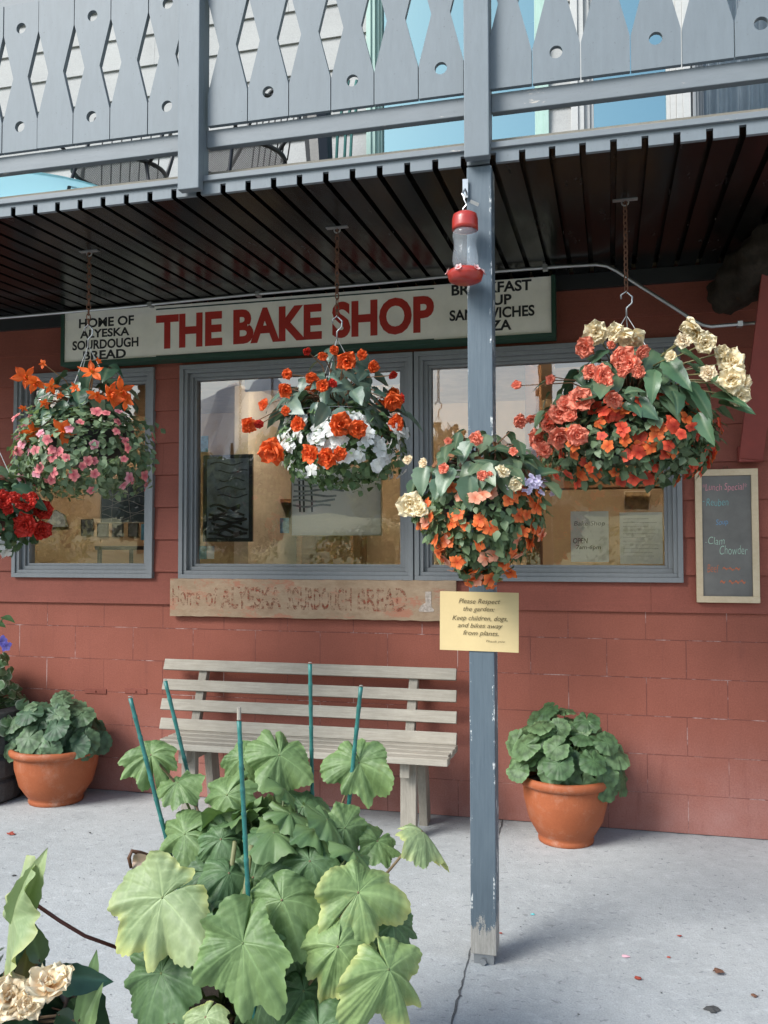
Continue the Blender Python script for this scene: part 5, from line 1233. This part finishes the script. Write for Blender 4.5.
for px, py, w_ in ((8,1000,52),(50,985,50),(-22,1005,50),(28,1006,30)):
    p = at(px, py, -3.10); put(qb, 'peach', p, (CAMPOS-p).normalized()*.5+Vector((0,0,.6))+jit(.2), w_*.0021/.088)
    s_.tube([b0, p-Vector((0,0,.02))], .005, 6, col=(.25,.15,.08))
s_.build('stems', 'leaf', qb)
# pale twisted leaf with its long stem
tl = MB(); c1, c2 = PALE1, PALE2
palmate(tl, at(12, 915, -3.02), Rh*-1.1+Vector((0,0,.25))+Bk*.75, Rh*-.1+Vector((0,0,-1)), .135, c1, c2, 5, .14, .05, .2, .10, 130, 14, veinc=(.42,.50,.28), edge=(.42,.45,.2), sinus=.12, cren=.02)
blade(tl, at(16, 920, -3.02), Rh*-.3+Vector((0,0,.2))+Bk, Rh*.42+Vector((0,0,1)), .185, .085, c1, c2, -.05, .35, 9, 16, .3, .10, (.42,.5,.28))
twl = tl.build('twisted_leaf', 'leaf', smooth=True); tag(twl, 'pale twisted leaf reaching in from the left edge above the peach blooms', 'leaf')
m = MB(); m.tube([at(31, 901, -2.98), at(60, 921, -2.95), at(85, 936, -2.9), at(118, 948, -2.84)], .0045, 8, col=(.17,.06,.05)); m.build('leaf_stem', 'leaf', twl, smooth=True)
m = MB(); A = at(131, 856, -2.9); m.tube([at(131, 868, -2.9), at(129, 858, -2.9), at(132, 851, -2.9), at(140, 853, -2.88), at(150, 857, -2.85), at(163, 860, -2.83)], [.004,.005,.005,.006,.007,.004], 7, col=(.13,.06,.035))
blade(m, at(135, 862, -2.88), (0,-1,.3), Rh+Vector((0,0,-.1)), .07, .045, (.50,.36,.28), (.42,.28,.2), .3, .5)
attach(m.build('withered_leaf', 'leaf', smooth=True), mp_)

# --- litter on the pavement
random.seed(3)
def bit(px, py, sz_, mat, lab, name, curl=.3):
    p = atz(px, py, .0); m = MB(); n = random.randint(7, 10); k0 = random.uniform(0, 6); vs = [(p.x, p.y, .006+curl*sz_*.5)]
    for i in range(n): a = k0+2*math.pi*i/n; rr = sz_*random.uniform(.45, 1.15); vs.append((p.x+math.cos(a)*rr, p.y+math.sin(a)*rr*.8, .003+curl*sz_*random.uniform(0, .9)))
    m.add(vs, [(0, 1+i, 1+(i+1) % n) for i in range(n)]); o = m.build(name, mat); sm = o.modifiers.new('thick', 'SOLIDIFY'); sm.thickness = .001; tag(o, lab, 'litter', 'small litter on the pavement'); return o
bit(718, 974, .030, 'debris_brown', 'largest dry brown leaf lying on the pavement at the right', 'dry_leaf', .5)
bit(712, 1011, .026, 'debris_dark', 'dark dry leaf on the pavement near the bottom right', 'dry_leaf', .3)
bit(638, 979, .016, 'debris_red', 'red petal on the pavement left of the largest dry leaf', 'fallen_petal')
bit(680, 937, .011, 'debris_red', 'small red petal on the pavement below the right pot', 'fallen_petal')
bit(668, 958, .009, 'debris_red', 'tiny red petal between two larger red petals on the pavement', 'fallen_petal')
bit(500.6, 934, .009, 'debris_red', 'tiny red petal just right of the foot of the blue post', 'fallen_petal')
bit(754, 997, .014, 'debris_brown', 'brown dry leaf scrap at the right edge of the pavement', 'dry_leaf')
bit(532.7, 915, .013, 'debris_teal', 'teal paint chip on the pavement right of the blue post', 'paint_chip', .1)
bit(626, 957, .015, 'debris_pink', 'pale pink petal on the pavement', 'fallen_petal', .1)
bit(11, 835, .024, 'debris_red', 'dark red petal on the pavement at the left edge', 'fallen_petal', .5)
bit(90, 834, .011, 'debris_dark', 'small black pebble on the pavement left of the stakes', 'pebble', .7)
bit(14, 876, .016, 'debris_dark', 'dark twig scrap on the pavement above the twisted leaf', 'twig', .1)
gm = MB()
for _ in range(420):
    x, y = random.uniform(-4.6, 1.5), -random.random()**.8*3.6; s_ = random.uniform(.0015, .006); a = random.uniform(0, 6)
    gm.add([(x+math.cos(a+k*1.57)*s_*random.uniform(.5,1.3), y+math.sin(a+k*1.57)*s_*random.uniform(.4,1), .0022) for k in range(4)]+[(x, y, .0022+s_*.5)], [(0,1,4),(1,2,4),(2,3,4),(3,0,4)])
tag(gm.build('grit', 'joint_dark'), None, kind='stuff')

# --- balcony furniture
def wire_mesh_seat(mb, c, rx, ry, z, n=22):
    for i in range(-n, n+1):
        u = i/n; h = math.sqrt(max(0, 1-u*u))
        mb.box(c.x+u*rx-.0012, c.x+u*rx+.0012, c.y-h*ry, c.y+h*ry, z-.001, z+.001)
        mb.box(c.x-h*rx, c.x+h*rx, c.y+u*ry-.0012, c.y+u*ry+.0012, z+.0012, z+.003)
def patio_chair(x, y, rz, label):
    t = thing('patio_chair', label, 'chair', (x, y, 3.02), 'black wire chairs on the balcony'); z = 3.46
    m = MB(); wire_mesh_seat(m, Vector((x, y, 0)), .235, .225, z); m.build('seat', 'black_metal', t)
    m = MB(); m.tube([(x+.24*math.cos(a), y+.23*math.sin(a), z) for a in [i/28*6.283 for i in range(28)]], .012, 7, closed=True); m.build('seat_rim', 'black_metal', t, smooth=True)
    ca, sa = math.cos(rz), math.sin(rz)
    def L(u, v, zz): return (x+u*ca-v*sa, y+u*sa+v*ca, zz)
    for u, v in ((-1,-1),(1,-1),(1,1),(-1,1)):
        m = MB(); m.tube([L(u*.17, v*.16, z), L(u*.20, v*.2, z-.15), L(u*.22, v*.23, 3.14), L(u*.25, v*.27, 3.021)], .009, 7); m.build('leg', 'black_metal', t, smooth=True)
    m = MB(); m.tube([L(-.22, .08, z), L(-.24, .20, z+.2), L(-.20, .26, z+.42), L(-.08, .29, z+.5), L(.08, .29, z+.5), L(.20, .26, z+.42), L(.24, .20, z+.2), L(.22, .08, z)], .011, 7)
    for k in range(-3, 4): m.tube([L(k*.05, .2, z+.02), L(k*.055, .27, z+.47)], .004, 5)
    m.build('backrest', 'black_metal', t, smooth=True)
    for s in (-1, 1):
        m = MB(); m.tube([L(s*.22, .16, z+.24), L(s*.27, -.02, z+.23), L(s*.27, -.16, z+.2), L(s*.24, -.2, z+.05), L(s*.19, -.16, z)], .010, 7); m.build('armrest', 'black_metal', t, smooth=True)
    return t
q = at(120, 163, -.80); patio_chair(q.x, -.80, .3, 'black wire mesh patio chair behind the railing left of the left upper post')
q = at(238, 153, -.80); patio_chair(q.x, -.80, -.5, 'black wire mesh patio chair behind the railing right of the left upper post')
q = at(30, 185, -.75); tt = thing('patio_table', 'round pale teal patio table on the balcony at the left', 'table', (q.x, -.75, 3.04))
MB().lathe([(0,3.31),(.60,3.31),(.605,3.314),(.605,3.318),(.60,3.322)], (q.x+.05, -.72, 0), 48).build('table_top', 'teal_table', tt)
for k in range(3):
    a = k*2.094+.4; MB().tube([(q.x+.05+math.cos(a)*.32, -.72+math.sin(a)*.32, 3.31), (q.x+.05+math.cos(a)*.38, -.72+math.sin(a)*.38, 3.04)], .012, 8).build('leg', 'black_metal', tt, smooth=True)
q = at(322, 140, -.55); us = thing('folded_parasol', 'dark folded parasol leaning behind the balcony railing', 'parasol', (q.x, -.55, 3.02))
m = MB(); m.tube([(q.x+.05, -.55, 3.03), (q.x, -.5, 3.5), (q.x-.12, -.4, 4.2)], .016, 8); m.build('pole', 'black_metal', us)
m = MB(); m.tube([(q.x-.02, -.5, 3.38), (q.x-.03, -.49, 3.5), (q.x-.07, -.44, 3.9), (q.x-.12, -.39, 4.25)], [.03,.07,.08,.02], 9); m.build('folded_canopy', 'black_metal', us)
m = MB(); m.lathe([(0,0),(.22,0),(.22,.03),(.05,.06),(.03,.10),(0,.10)], (q.x+.05, -.55, 3.021), 24); m.build('base', 'black_metal', us)
for i, px in enumerate((338, 346, 352)):
    a = at(px, 128, -.5); m = MB(); m.tube([(a.x-.05, -.45, 3.03), (a.x, -.5, a.z), (a.x+.06, -.5, a.z+.25)], .008, 7); tag(m.build('garden_cane', 'stake_teal'), 'slim teal cane leaning on the balcony beside the dark parasol', 'cane', 'canes on the balcony')
